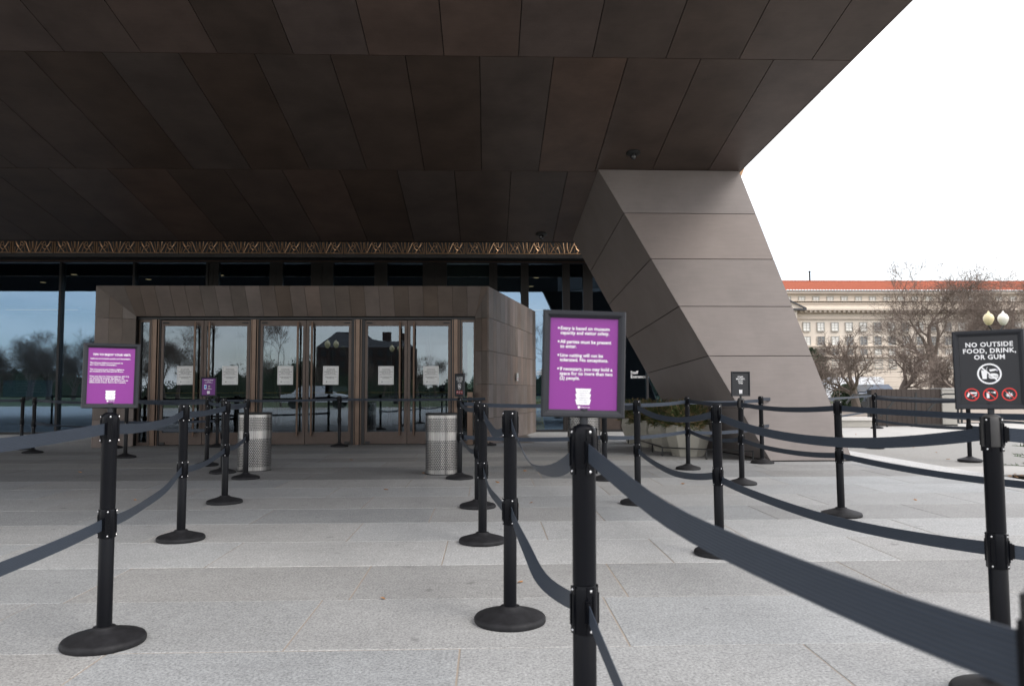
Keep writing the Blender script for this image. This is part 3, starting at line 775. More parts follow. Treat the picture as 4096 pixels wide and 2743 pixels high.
# inner row of doors at the back of the vestibule
inn = thing('inner_doors', 'inner row of bronze framed glass doors behind the entrance doors', 'doors', (-4, 19.4, 0))
for i in range(8):
    x = -7.2 + i * .95
    part(inn, 'inner_post', MB().box(x - .035, x + .035, 19.3, 19.42, 0, 2.9), 'door_bronze')
    if i < 7:
        part(inn, 'inner_pane', MB().box(x + .035, x + .915, 19.36, 19.372, .25, 2.9), 'glass_door')
        part(inn, 'inner_rail', MB().box(x + .035, x + .915, 19.31, 19.41, 0, .25).box(x + .035, x + .915, 19.33, 19.39, 1.05, 1.09), 'door_bronze')
structure('vestibule_floor', MB().box(XLo + .1, 1.0, YD + .26, YF - .2, -.02, .003), 'lobby_floor')

# white notices taped to the six doors
for (px, i) in ((740, 0), (920, 1), (1141, 2), (1323, 3), (1544, 4), (1724, 5)):
    p = yp(px, 1501, YD - .004)
    n_ = thing('paper_notice', 'white closure notice taped inside an entrance door pane', 'notice', p, 0, 'closure notices on the six doors')
    n_.rotation_euler = (0, R(random.uniform(-.5, .5)), 0)
    lpart(n_, 'sheet', MB().box(-.162, .162, -.0006, .001, -.194, .194), 'paper')
    fr = MB()
    for (a, b, c, d_) in ((-.143, .143, .176, .179), (-.143, .143, -.179, -.176), (-.143, -.14, -.176, .176), (.14, .143, -.176, .176)): fr.box(a, b, -.0016, -.0008, c, d_)
    lpart(n_, 'border', fr, 'print_grey')
    text(n_, 'All Smithsonian\nmuseums and the\nNational Zoo are closed\ntoday due to the\ngovernment shutdown.', 0, .075, .027, 'print_dark', 'CENTER', -.0014, .012, 1.0)
    text(n_, 'We apologize for the\ninconvenience.', 0, -.045, .027, 'print_dark', 'CENTER', -.0014, .012, 1.0)
    text(n_, 'Smithsonian Institution', .02, -.134, .017, 'print_grey', 'CENTER', -.0014, .01, 1.0)
    lg = MB()
    lg.add([(-.083 + r_ * math.cos(a * math.tau / 14), -.0012, -.134 + r_ * math.sin(a * math.tau / 14)) for r_ in (.013, .007) for a in range(14)],
           [(a, (a + 1) % 14, 14 + (a + 1) % 14, 14 + a) for a in range(14)])
    lpart(n_, 'logo', lg, 'print_dark')

# door-opener bollard and call box
ob = gp(1880, 1779)
bo = thing('door_opener_post', 'slim bronze door opener post in front of the right sidelight', 'post', ob)
lpart(bo, 'shaft', MB().box(-.055, .055, -.06, .06, 0, 1.08), 'bronze_light')
lpart(bo, 'push_plate', MB().box(-.04, .04, -.066, -.061, .85, .98), 'iron')
lpart(bo, 'base_plate', MB().box(-.075, .075, -.08, .08, 0, .01), 'iron')
u = (Vector((1.30, YF - .11, 0)) - Vector((XRo, YO, 0))).normalized()
cb = thing('call_box', 'small pale call box fixed to the portal side wall', 'call box', Vector((XRo, YO, 1.43)) + u * 2.55 + Vector((u.y, -u.x, 0)) * .03, math.atan2(u.y, u.x))
lpart(cb, 'case', MB().box(-.075, .075, -.03, .0, -.09, .09), 'box_grey')
lpart(cb, 'button', MB().box(-.01, .02, -.036, -.031, -.06, -.03), 'print_red')

# ------------------------------------------------------------------ stanchions, signs and belts
def ring(prof_s, mi=0): pass
pole_m = MB().lathe([(.0318, .03), (.0318, .585), (.0305, .587), (.0305, .589), (.0322, .591), (.0322, .985), (.0318, 1.0)], 28).mesh('pole', 'post_black', True)
base_m = MB().lathe([(.178, 0), (.182, .006), (.182, .02), (.176, .029), (.168, .033), (.09, .055), (.055, .066), (.048, .075), (.034, .077)], 48, cap=True).mesh('base', 'base_rubber', True)
upc_m = MB().lathe([(.0335, .885), (.0345, .888), (.0345, 1.004), (.033, 1.012), (.029, 1.013), (.027, 1.006)], 28).mesh('upper_collar', 'post_black', True)
dome_m = MB().lathe([(.0335, .90), (.0348, .903), (.0348, .992), (.033, 1.004), (.026, 1.013), (.014, 1.018)], 28).mesh('domed_cap', 'post_black', True)
loc_m = MB().lathe([(.0335, .462), (.0345, .464), (.0345, .58), (.0335, .583)], 28).mesh('lower_collar', 'post_black', True)
stem_m = MB().lathe([(.0115, 1.01), (.0115, 1.06)], 14).mesh('stem', 'frame_black', True)
def bracket_mesh():
    b = MB()
    b.box(.033, .0362, -.0105, .0105, -.062, .062)
    b.box(.0363, .0393, -.0105, -.0062, -.04, .04).box(.0363, .0393, .0062, .0105, -.04, .04).box(.0363, .039, -.006, .006, -.043, -.038)
    for z in (.053, -.053):
        k = len(b.v); vs = []
        for r_, x in ((.004, .0363), (.0035, .0385), (.0015, .0393)):
            for i in range(8): vs.append((x, r_ * math.cos(i * math.tau / 8), z + r_ * math.sin(i * math.tau / 8)))
        fs = [(j * 8 + i, j * 8 + (i + 1) % 8, (j + 1) * 8 + (i + 1) % 8, (j + 1) * 8 + i) for j in range(2) for i in range(8)] + [tuple(range(16, 24))]
        b.add(vs, fs, 1)
    return b.mesh('belt_bracket', ['post_black', 'rivet'], True)
brk_m = bracket_mesh()

def frame_mesh(W, H, bw=.0205, dep=.016):
    """snap frame: mitred mouldings with a sloping face"""
    b = MB(); prof = [(0, 0), (0, -dep * .55), (.004, -dep), (bw * .55, -dep * .95), (bw, -dep * .45), (bw, -dep * .2)]
    cs = [(-1, -1), (1, -1), (1, 1), (-1, 1)]
    vs = []
    for (sx, sz__) in cs:
        for (q, y) in prof: vs.append((sx * (W / 2 - q), y, sz__ * (H / 2 - q)))
    k = len(prof); fs = []
    for c in range(4):
        d_ = (c + 1) % 4
        for j in range(k - 1): fs.append((c * k + j, d_ * k + j, d_ * k + j + 1, c * k + j + 1))
    b.add(vs, fs); b.box(-W / 2 + .0005, W / 2 - .0005, -.002, .006, -H / 2 + .0005, H / 2 - .0005)
    return b.mesh('sign_frame', 'frame_black')
SWD, SHT = .229, .292
frm_m = frame_mesh(SWD, SHT)
def poly(parent, pts, m, y=-.0052, name='pictogram', close=True):
    v = [(x, y, z) for x, z in pts]
    # orient towards -y
    area = sum(pts[i][0] * pts[(i + 1) % len(pts)][1] - pts[(i + 1) % len(pts)][0] * pts[i][1] for i in range(len(pts)))
    f = tuple(range(len(v))) if area > 0 else tuple(range(len(v) - 1, -1, -1))
    return link(name, MB().add(v, [f]).mesh(name, m), parent)
def annulus(parent, cx, cz, r, wdt, m, y=-.0058, bar=True, name='prohibition_ring'):
    b = MB(); n_ = 40
    b.add([(cx + q * math.cos(math.tau * i / n_), y, cz + q * math.sin(math.tau * i / n_)) for q in (r, r - wdt) for i in range(n_)],
          [(i, (i + 1) % n_, n_ + (i + 1) % n_, n_ + i) for i in range(n_)])
    if bar:
        c, s = math.cos(R(-45)), math.sin(R(-45)); h = wdt * .42; q = r - wdt * .5
        b.add([(cx + c * t - s * k_, y - .0003, cz + s * t + c * k_) for t, k_ in ((-q, -h), (q, -h), (q, h), (-q, h))], [(0, 1, 2, 3)])
    return link(name, b.mesh(name, m), parent)
def logo(parent, z, s=1.0, light='print_white'):
    for j in range(3):                                   # three stacked inverted trapezoids
        a = z + (.0145 - j * .0145) * s
        poly(parent, [(-.0215 * s, a + .0085 * s), (.0215 * s, a + .0085 * s), (.0175 * s, a - .0062 * s), (-.0175 * s, a - .0062 * s)], light, name='logo_tier')
    text(parent, 'NATIONAL\nMUSEUM OF\nAFRICAN\nAMERICAN\nHISTORY &\nCULTURE', -.012 * s, z + .0012 * s, .0056 * s, 'print_grey', 'LEFT', -.006, .0, 1.15)
    poly(parent, [(-.011 * s + .0035 * s * math.cos(i * math.tau / 12), z - .0275 * s + .0035 * s * math.sin(i * math.tau / 12)) for i in range(12)], light, name='logo_dot')
    text(parent, 'Smithsonian', .006 * s, z - .0275 * s, .0055 * s, light, 'CENTER', -.0055, .0)
def food_icons(p):
    annulus(p, 0, -.0155, .0385, .0055, 'print_white')
    cup = [(-.0255, -.003), (-.0065, -.003), (-.009, -.034), (-.022, -.034)]
    poly(p, cup, 'print_white'); poly(p, [(-.0265, -.0015), (-.0055, -.0015), (-.0055, -.0005), (-.0265, -.0005)], 'print_white')
    poly(p, [(-.0105, 0), (-.009, 0), (-.0045, .0095), (-.006, .0095)], 'print_white')
    bun = lambda cx, cz, up: [(cx + .0155 * math.cos(a), cz + (.0085 if up else -.0055) * math.sin(a)) for a in [math.pi * i / 10 for i in range(11)]]
    poly(p, bun(.0125, -.0225, True), 'print_white'); poly(p, bun(.0125, -.0285, False), 'print_white')
    poly(p, [(-.003, -.0275), (.028, -.0275), (.028, -.0255), (-.003, -.0255)], 'print_white'); poly(p, [(-.003, -.0247), (.028, -.0247), (.028, -.0235), (-.003, -.0235)], 'print_white')
    poly(p, [(0, .0005), (.02, .003), (.0235, -.003), (.003, -.0075)], 'print_white'); poly(p, [(.021, .0025), (.029, .000), (.0255, -.0075), (.019, -.0035)], 'print_grey')
    for cx in (-.0585, 0, .0585): annulus(p, cx, -.0915, .0235, .0036, 'print_red')
    X, Zc = -.0585, -.0915
    poly(p, [(X - .017, Zc - .007), (X - .011, Zc - .009), (X - .006, Zc + .003), (X + .0165, Zc + .003), (X + .0165, Zc + .009), (X - .011, Zc + .009), (X - .013, Zc + .004)], 'print_white')
    poly(p, [(X - .004, Zc - .012), (X + .013, Zc - .004), (X + .0165, Zc + .0005), (X + .011, Zc - .001), (X + .001, Zc - .0085)], 'print_white')
    X = 0
    poly(p, [(X - .012, Zc - .013), (X - .0035, Zc - .013), (X - .0035, Zc + .006), (X - .012, Zc + .006)], 'print_white'); poly(p, [(X - .010, Zc + .007), (X - .002, Zc + .007), (X - .004, Zc + .0105), (X - .009, Zc + .0105)], 'print_white')
    poly(p, [(X - .002, Zc + .0075), (X + .009, Zc + .0085), (X + .016, Zc + .012), (X + .016, Zc + .002), (X + .009, Zc + .006)], 'print_white')
    X = .0585
    for a, L in ((90, .0165), (52, .015), (128, .015), (18, .0125), (162, .0125), (-8, .008), (188, .008)):
        c, s = math.cos(R(a)), math.sin(R(a)); w_ = .0026
        poly(p, [(X, Zc - .006), (X + c * L * .55 - s * w_, Zc - .006 + s * L * .55 + c * w_), (X + c * L, Zc - .006 + s * L), (X + c * L * .55 + s * w_, Zc - .006 + s * L * .55 - c * w_)][::-1], 'print_white')
    poly(p, [(X - .0006, Zc - .006), (X - .0006, Zc - .014), (X + .0006, Zc - .014), (X + .0006, Zc - .006)], 'print_white')

def sign(st, kind, yaw, roll=0.0, tilt=0.0):
    f = link('sign_frame', frm_m, st, (0, 0, 1.036 + SHT / 2), (tilt, roll, yaw - st.rotation_euler.z))
    pm = {'tips': 'sign_purple', 'entry': 'sign_purple', 'explore': 'sign_purple_deep', 'staff': 'sign_black', 'food': 'sign_black'}[kind]
    w_, h_ = SWD / 2 - .0207, SHT / 2 - .0207
    link('sign_panel', MB().box(-w_, w_, -.0045, -.0022, -h_, h_).mesh('sign_panel', pm), f)
    T = lambda *a, **k_: text(f, *a, y=-.0056, **k_)
    if kind == 'entry':
        L = [('Entry is based on museum\ncapacity and visitor safety.', .0905), ('All parties must be present\nto enter.', .0535), ('Line cutting will not be\ntolerated. No exceptions.', .0165)]
        for s_, z in L:
            T(s_, -.066, z, .0128, 'print_white', 'LEFT', bold=.018, space=.98)
            poly(f, [(-.0705 + .0024 * math.cos(i * math.tau / 12), z + .0068 + .0024 * math.sin(i * math.tau / 12)) for i in range(12)], 'print_white', name='bullet')
        T('If necessary, you may hold a\nspace for no more than two\n(2) people.', -.066, -.027, .0128, 'print_white', 'LEFT', bold=.018, space=.98)
        poly(f, [(-.0705 + .0024 * math.cos(i * math.tau / 12), -.0137 + .0024 * math.sin(i * math.tau / 12)) for i in range(12)], 'print_white', name='bullet')
        logo(f, -.0905, 1.0)
    elif kind == 'tips':
        T('TIPS TO ENJOY YOUR VISIT:', 0, .0945, .0122, 'print_white', bold=.028)
        for s_, z in (('Galleries are located upstairs and downstairs.', .0765), ('The History Galleries are located on\nthe C3-C1 levels, downstairs.', .053), ('The Community and Culture Galleries\nare located on the 3rd and 4th floors.', .0235),
                      ('Wait time for the History Galleries (C3-C1)\ncan exceed 30 minutes. Starting on the\nupper levels (L2, L3, & L4) will allow you to\nutilize more of your time in the museum.', -.0165)):
            T(s_, -.086, z, .0088, 'print_white', 'LEFT', bold=.016, space=1.0)
        logo(f, -.0885, .95)
    elif kind == 'food':
        T('NO OUTSIDE\nFOOD, DRINK,\nOR GUM', .003, .069, .0238, 'print_white', bold=.022, space=.98, cspace=1.08)
        food_icons(f)
    elif kind == 'staff':
        T('STAFF,\nMILITARY,\nL.E.O.\nOnly', 0, .045, .0245, 'print_white', bold=.025, space=.98)
        logo(f, -.093, .95)
    elif kind == 'explore':
        T('EXPLORE MORE!', 0, .098, .0175, 'print_white', bold=.025)
        T('with the', 0, .084, .007, 'print_white'); T('MUSEUM\nMOBILE STORIES APP', 0, .067, .0115, 'print_white', bold=.02)
        ph = poly(f, [(-.062, .028), (-.030, .028), (-.030, -.035), (-.062, -.035)], 'print_white', name='phone_picture')
        poly(f, [(-.058, .02), (-.034, .02), (-.034, -.027), (-.058, -.027)], 'screen_blue', -.0058, 'phone_screen')
        for z in (.015, -.008): poly(f, [(-.008, z), (.038, z), (.038, z - .012), (-.008, z - .012)], 'print_dark', name='badge'); poly(f, [(-.005, z - .003), (.02, z - .003), (.02, z - .008), (-.005, z - .008)], 'print_white', -.0058, name='badge_text')
        poly(f, [(-.015, -.031), (.045, -.031), (.045, -.035), (-.015, -.035)], 'print_white', name='text_line')
        logo(f, -.085, .95)

GB = 'belt stanchions of the queue in front of the doors'
P = {}
dome_grey_m = dome_m.copy(); mat('cap_grey', (.045, .044, .044), .55, noise=(20, .3)); dome_grey_m.materials[0] = M['cap_grey']
def stanchion(key, pos, label, rz=0.0, sg=None, hs=1.0, lean=(0, 0)):
    pos = Vector((pos[0], pos[1], 0))
    st = thing('belt_stanchion' if not sg else 'sign_stanchion', label, 'stanchion', pos, rz, GB)
    if hs != 1: st.scale = (1, 1, hs)
    rl = random.Random(key); st.rotation_euler = (R(rl.uniform(-.45, .45)), R(rl.uniform(-.45, .45)), rz)
    bo_ = link('base', base_m, st, (0, 0, 0)); bo_.scale = (.95, .95, 1); link('pole', pole_m, st)
    u_ = link('domed_cap' if sg else 'upper_collar', (dome_grey_m if key in ('24', '19') else dome_m) if sg else upc_m, st); l_ = link('lower_collar', loc_m, st)
    for i in range(4):
        link('belt_bracket', brk_m, u_, (0, 0, .945), (0, 0, i * math.pi / 2)); link('belt_bracket', brk_m, l_, (0, 0, .525), (0, 0, i * math.pi / 2))
    if sg:
        link('stem', stem_m, st)
        sign(st, *sg)
    P[key] = (pos, st, hs)
    return st
S = lambda key, px, py, label, **k_: stanchion(key, gp(px, py), label, **k_)
S('A', 415, 2572, 'black stanchion carrying the purple sign headed Tips to enjoy your visit', rz=.5, sg=('tips', R(22), R(.8), 0))
S('2', 723, 2158, 'black stanchion linked by double belts to the Tips sign post', rz=.3)
S('3', 898, 2011, 'black stanchion just left of the left steel bin, second beyond the Tips sign', rz=.2)
S('4', 982, 1914, 'black stanchion standing directly in front of the left steel bin', rz=.1)
S('5', 826, 1862, 'black stanchion carrying the small purple Explore More sign', rz=.1, sg=('explore', R(18), 0, 0))
S('6', 500, 1830, 'black stanchion half hidden behind the Tips sign, before the portal jamb', rz=.1)
S('6b', 454, 1792, 'black stanchion close to the left foot of the portal', rz=0)
S('7', 890, 1891, 'black stanchion between the Explore More sign post and the left bin', rz=.1)
S('7b', 868, 1788, 'black stanchion close to the first pair of entrance doors', rz=0)
S('8', 130, 1812, 'black stanchion before the left glass, leaning slightly to the glass', rz=.2)
S('8b', 84, 1797, 'black stanchion before the left glass ending a belt from the left', rz=.1)
S('9', 1357, 1786, 'black stanchion alone before the middle pair of doors', rz=0)
S('10', 1838, 1914, 'black stanchion with turned No Outside Food sign next to right bin', rz=.2, sg=('food', R(-58), 0, 0))
S('27', 1952, 1781, 'black stanchion at the right corner of the portal', rz=0)
S('11', 1911, 2028, 'black stanchion behind two others, right of the right bin', rz=.4)
S('12', 1930, 2168, 'black stanchion second in the line leading to the Entry sign post', rz=.3)
S('13', 2040, 2484, 'black stanchion joined by a twisted belt to the Entry sign post', rz=.25)
S('14', 2342, 3237, 'black stanchion carrying the large purple Entry is based on capacity sign', rz=.35, sg=('entry', R(2), R(1.4), 0))
S('15', 2420, 1919, 'black stanchion beside the steel bin behind the Entry sign', rz=.1)
S('16', 2552, 2014, 'black stanchion to the left of the planters, linked to a sagging belt', rz=.3)
S('17', 2753, 1876, 'black stanchion right in front of the nearest concrete planter', rz=.1)
S('18', 2880, 2216, 'black stanchion left of the Staff Military sign, one course nearer the lawn', rz=.35)
S('19', 2968, 1936, 'black stanchion carrying the black Staff Military only sign', rz=.1, sg=('staff', R(2), 0, 0))
S('20', 3050, 1852, 'black stanchion at the foot of the leaning column', rz=.1)
S('21', 3366, 2062, 'black stanchion right of the leaning column on the pale paving', rz=.3)
S('22', 3500, 1791, 'black stanchion on the gravel by the dark stair wall', rz=.1)
S('22b', 3508, 1712, 'black stanchion on the back path against the dark stair wall', rz=.1)
S('23', 3880, 1844, 'black stanchion on the gravel by the No Outside Food sign', rz=.2)
S('24', 4016, 2795, 'black stanchion carrying the black No Outside Food Drink or Gum sign', rz=.55, sg=('food', R(-33), R(-.5), 0))
stanchion('25', (.446, .56), 'black stanchion holding the near end of the Entry sign belt', rz=.4, hs=.945)
stanchion('L1', (-1.64, 1.5), 'black stanchion on the lawn side of the Tips sign post', rz=.2)
stanchion('R1', (2.95, 2.15), 'black stanchion on the lawn side of the No Outside Food sign', rz=.2)
stanchion('R2', (3.85, 3.9), 'black stanchion on the pale paving right of the No Outside Food sign', rz=.2)
stanchion('R4', (9.6, 9.2), 'black stanchion by the planting bed ending the gravel belts', rz=.2)
stanchion('FL', (-14.3, 15.6), 'black stanchion before the far left glass pane', rz=.2)

def belt(a, b, hi=True, sag=.03, tw=0.0, lo2=None):
    pa, sa, ha = P[a]; pb, sb, hb = P[b]
    za = .945 if hi else .525; zb = za
    A = Vector((pa.x, pa.y, za * ha)); B = Vector((pb.x, pb.y, zb * hb))
    d = (B - A); d.z = 0; L = d.length; d.normalize(); A += d * .04; B -= d * .04
    N = max(14, int(L * 9)); hw_ = .0245; th = .0011
    nrm_ = Vector((-d.y, d.x, 0))
    rr_ = random.Random(a + b + str(hi)); ph = rr_.random() * 6
    mb = MB(); uv = []
    for i in range(N + 1):
        t = i / N; c = A.lerp(B, t); c.z -= sag * 4 * t * (1 - t)
        rip = .0035 * math.sin(ph + t * 9) * math.sin(math.pi * t)
        c += nrm_ * rip * 2
        an = tw * math.sin(math.pi * t) ** 1.0 if abs(tw) < 1.6 else tw * (t * t * (3 - 2 * t))
        an += .08 * math.sin(ph * 2 + t * 5) * math.sin(math.pi * t)
        up = Vector((0, 0, 1)) * math.cos(an) + nrm_ * math.sin(an); nn = nrm_ * math.cos(an) - Vector((0, 0, 1)) * math.sin(an)
        for (u_, v_, s) in ((-1, 0, 1), (-.33, .33, 1), (.33, .67, 1), (1, 1, 1), (1, 1, -1), (.33, .67, -1), (-.33, .33, -1), (-1, 0, -1)):
            mb.v.append(tuple(c + up * hw_ * u_ + nn * th * s - sa.location)); uv.append((t * L, v_))
    for i in range(N):
        for k_ in range(8):
            j = (k_ + 1) % 8; mb.f.append((i * 8 + k_, (i + 1) * 8 + k_, (i + 1) * 8 + j, i * 8 + j)); mb.m.append(0)
    mb.uv = uv
    # the belt stays in world axes: undo the post's own turn
    rzi = Matrix.Rotation(-sa.rotation_euler.z, 3, 'Z')
    mb.v = [tuple(rzi @ Vector(v)) for v in mb.v]
    if sa.scale.z != 1: mb.v = [(v[0], v[1], v[2] / sa.scale.z) for v in mb.v]
    link('belt', mb.mesh('belt', 'belt', True), sa)
    cl = MB()
    cl.box(.0432, .054, -.009, .009, -.03, .03).box(.0541, .058, -.007, .007, -.022, .022)
    for (q, other, sgn, hh) in ((sa, pb, 1, za), (sb, pa, 1, zb)):
        v = other - q.location; ang = math.atan2(v.y, v.x) - q.rotation_euler.z
        link('belt_clip', clip_m, q, (0, 0, hh), (0, 0, ang))
clip_m = MB().box(.034, .046, -.008, .008, -.030, .030).box(.0461, .053, -.006, .006, -.026, .026).mesh('belt_clip', 'post_black')
def both(a, b, s1=.03, s2=.04, t1=0.0, t2=0.0): belt(a, b, True, s1, t1); belt(a, b, False, s2, t2)
both('A', 'L1', .02, .03); both('2', 'A', .035, .05); both('3', '2', .015, .03); both('4', '3', .02, .04)
both('11', '10', .05, .06); both('12', '11', .02, .04); both('13', '12', .09, .06, -.35, 0); both('14', '13', .13, .09, .75, -.6); both('14', '25', .045, .14)
both('18', '16', .075, .09, -.6, 0); both('24', '18', .09, .06); both('24', 'R1', .03, .03)
both('19', '17', .02, .06); both('21', '19', .035, .045); both('21', 'R2', .03, .06, .5, 0)
both('15', '10', .03, .03); both('17', '15', .03, .03); both('20', '17', .015, .03)
belt('16', '15', True, .03)
both('6', '8', .03, .03, .3, 1.0); both('5', '6', .03, .02, .5, 0); belt('7', '5', True, .03); belt('4', '7', True, .02)
belt('8b', 'FL', True, .02); both('7b', '6b', .02, .02); belt('9', '7b', True, .015); belt('27', '9', True, .015)
both('22', '23', .03, .03); both('22b', '20', .04, .03); both('R4', '23', .04, .04); both('R4', '22b', .05, .05)

# ------------------------------------------------------------------ steel litter bins
def bin_(px, py, label):
    p = gp(px, py); r = .228; H = .79
    t_ = thing('litter_bin', label, 'bin', p, 0, 'perforated steel bins by the doors')
    n_ = 64; mb = MB(); uv = []
    for z in (.012, .05, .45, .56, .75, H):
        for i in range(n_ + 1):
            a = math.tau * i / n_; mb.v.append((r * math.cos(a), r * math.sin(a), z)); uv.append((a * r, z))
    for k_ in range(5):
        for i in range(n_): mb.f.append((k_ * (n_ + 1) + i, k_ * (n_ + 1) + i + 1, (k_ + 1) * (n_ + 1) + i + 1, (k_ + 1) * (n_ + 1) + i)); mb.m.append(0)
    mb.uv = uv
    lpart(t_, 'body', mb, 'steel_perforated', True)
    lpart(t_, 'liner', MB().lathe([(.21, .02), (.21, .77)], 32), 'iron', True)
    lpart(t_, 'rim', MB().lathe([(.2285, .785), (.233, .79), (.233, .803), (.225, .812), (.15, .814), (.14, .79), (.14, .6)], 48, cap=False), 'iron', True)
    lpart(t_, 'foot_ring', MB().lathe([(.231, 0), (.231, .011), (.222, .012)], 48), 'iron', True)
bin_(1017, 1880, 'perforated steel litter bin behind a stanchion near the left doors')
bin_(1770, 1893, 'perforated steel litter bin next to the turned food sign')
bin_(2337, 1880, 'perforated steel litter bin hidden behind the purple Entry sign')

# ------------------------------------------------------------------ planters with junipers, low rail
def shrub_mesh(name, n, rx, ry, rz, seed, m1, m2, ln=(.06, .14), tipf=.22):
    rr_ = random.Random(seed); mb = MB()
    for i in range(n):
        a = rr_.random() * math.tau; b = math.acos(rr_.uniform(-.35, 1)); q = rr_.uniform(.35, 1) ** .5
        lump = .82 + .3 * math.sin(3 * a + seed) * math.sin(2.3 * b)
        c = Vector((rx * math.sin(b) * math.cos(a), ry * math.sin(b) * math.sin(a), rz * math.cos(b))) * q * lump
        d = (c.normalized() + Vector((rr_.uniform(-.7, .7), rr_.uniform(-.7, .7), rr_.uniform(-.1, .9)))).normalized()
        L = rr_.uniform(*ln); s = d.cross(Vector((rr_.uniform(-1, 1), rr_.uniform(-1, 1), rr_.uniform(-1, 1)))).normalized() * L * .09
        tip = q > .85 and rr_.random() < tipf * 2
        e = c + d * L
        side = d.cross(s).normalized()
        mb.add([c - s, c + s, e], [(0, 1, 2)], 1 if tip else 0)
        for k_ in range(4):                              # side needles
            f0 = c + d * L * (.2 + .18 * k_); sg = 1 if k_ % 2 else -1
            dd = (d * .8 + s.normalized() * sg * .7 + side * rr_.uniform(-.5, .5)).normalized() * L * .45
            ww_ = side * L * .05
            mb.add([f0 - ww_, f0 + ww_, f0 + dd], [(0, 1, 2)], 1 if tip else 0)
    return mb.mesh(name, [m1, m2])
sh_m = [shrub_mesh('foliage', 2600, .43, .48, .40, s, 'juniper', 'juniper_tip') for s in (3, 9)]
near, far = gp(2737, 1826), gp(2540, 1773)
pl_lab = ['nearest', 'second', 'third', 'last']
def planter_mesh():
    b = MB(); prof = [(.25, 0), (.36, .36), (.33, .52)]; vs = []; n = 6
    for j, (r, z) in enumerate(prof):
        for i in range(n):
            a = math.tau * i / n; vs.append((r * math.cos(a) * 1.05, r * math.sin(a), z))
    fs = []
    for j in range(2):
        for i in range(n):
            k_ = (i + 1) % n; fs.append((j * n + i, j * n + k_, (j + 1) * n + k_, (j + 1) * n + i))
    fs.append(tuple(range(n - 1, -1, -1))); n0 = len(vs)
    for i in range(n): vs.append((vs[2 * n + i][0] * .86, vs[2 * n + i][1] * .86, .52))
    for i in range(n): vs.append((vs[2 * n + i][0] * .84, vs[2 * n + i][1] * .84, .46))
    for i in range(n):
        k_ = (i + 1) % n; fs.append((2 * n + i, 2 * n + k_, n0 + k_, n0 + i)); fs.append((n0 + i, n0 + k_, n0 + n + k_, n0 + n + i))
    b.add(vs, fs)
    return b.mesh('body', 'planter_concrete')
pm_ = planter_mesh(); so_ = MB().lathe([(.26, .44), (.26, .465)], 16).mesh('soil', 'soil')
txt = ['pale faceted concrete planter behind the stanchion at the column foot', 'pale faceted concrete planter second from the column foot', 'pale faceted concrete planter third from the column foot', 'pale faceted concrete planter at the glass end of the row']
txs = ['green and brown juniper in the planter nearest the column foot', 'green juniper in the second planter from the column foot', 'green juniper in the third planter from the column foot', 'green juniper in the planter at the glass end']
for i in range(4):
    p = near.lerp(far, i / 3) + Vector((.12, .2, 0))
    t_ = thing('planter', txt[i], 'planter', p, -.25 + .12 * i, 'concrete planters beside the column')
    link('body', pm_, t_); link('soil', so_, t_)
    s_ = thing('juniper_shrub', txs[i], 'shrub', p + Vector((-.02, 0, .47)), 1.3 * i, 'junipers in the planters')
    fo_ = link('foliage', sh_m[i % 2], s_, (0, 0, .1)); fo_.scale = (.92, .92, .82); st_ = MB()
    for k_ in range(5): st_.tube([(0, 0, -.02), (.1 * math.cos(k_ * 1.3), .1 * math.sin(k_ * 1.3), .15), (.25 * math.cos(k_ * 1.3), .25 * math.sin(k_ * 1.3), .3)], [.015, .012, .006], 5)
    lpart(s_, 'stem', st_, 'bark')
rail = thing('low_rail', 'low thin black metal rail round the planters', 'rail', gp(2650, 1823))
rp_ = [gp(3013, 1842), gp(2826, 1838), gp(2650, 1823), gp(2610, 1808), gp(2541, 1784), gp(2513, 1774)]
hz = Vector((0, 0, .145))
part(rail, 'top_bar', MB().beam(rp_[0] + hz, rp_[2] + hz, .03, .018).beam(rp_[2] + hz, rp_[5] + hz, .03, .018), 'iron')
for p in rp_: part(rail, 'rail_post', MB().box(p.x - .011, p.x + .011, p.y - .011, p.y + .011, 0, .136), 'iron')

# ------------------------------------------------------------------ fallen leaves
lf = MB().add([(0, -.028, .004), (.014, -.012, .008), (.016, .008, .003), (0, .032, .012), (-.016, .008, .006), (-.014, -.012, .002), (0, 0, .014)],
              [(0, 1, 6), (1, 2, 6), (2, 3, 6), (3, 4, 6), (4, 5, 6), (5, 0, 6)]).mesh('fallen_leaf', 'leaf_dry')
leafs = [(2124, 2012), (2100, 1884), (2193, 1902), (1545, 1960), (3662, 2000), (3798, 1838), (3790, 1838), (2730, 1936), (1694, 1893), (320, 1890), (1530, 2395), (760, 1870), (540, 2000), (3425, 1738), (3545, 1765), (3655, 1790), (3710, 1752), (3612, 1758), (3745, 1811), (3990, 1868), (4040, 1905), (4065, 1909), (4085, 1903), (4060, 1898), (1405, 1840), (2080, 2330), (1990, 1930)]
for i, (px, py) in enumerate(leafs):
    o = tag(link('fallen_leaf', lf, None, gp(px, py), (random.uniform(-.2, .2), random.uniform(-.2, .2), random.random() * 6)), 'small dry brown leaf lying on the ground', 'leaf', 'fallen leaves')
    o.scale = (1.1,) * 3 if py < 2000 else (.75,) * 3
    o.location.z = .002

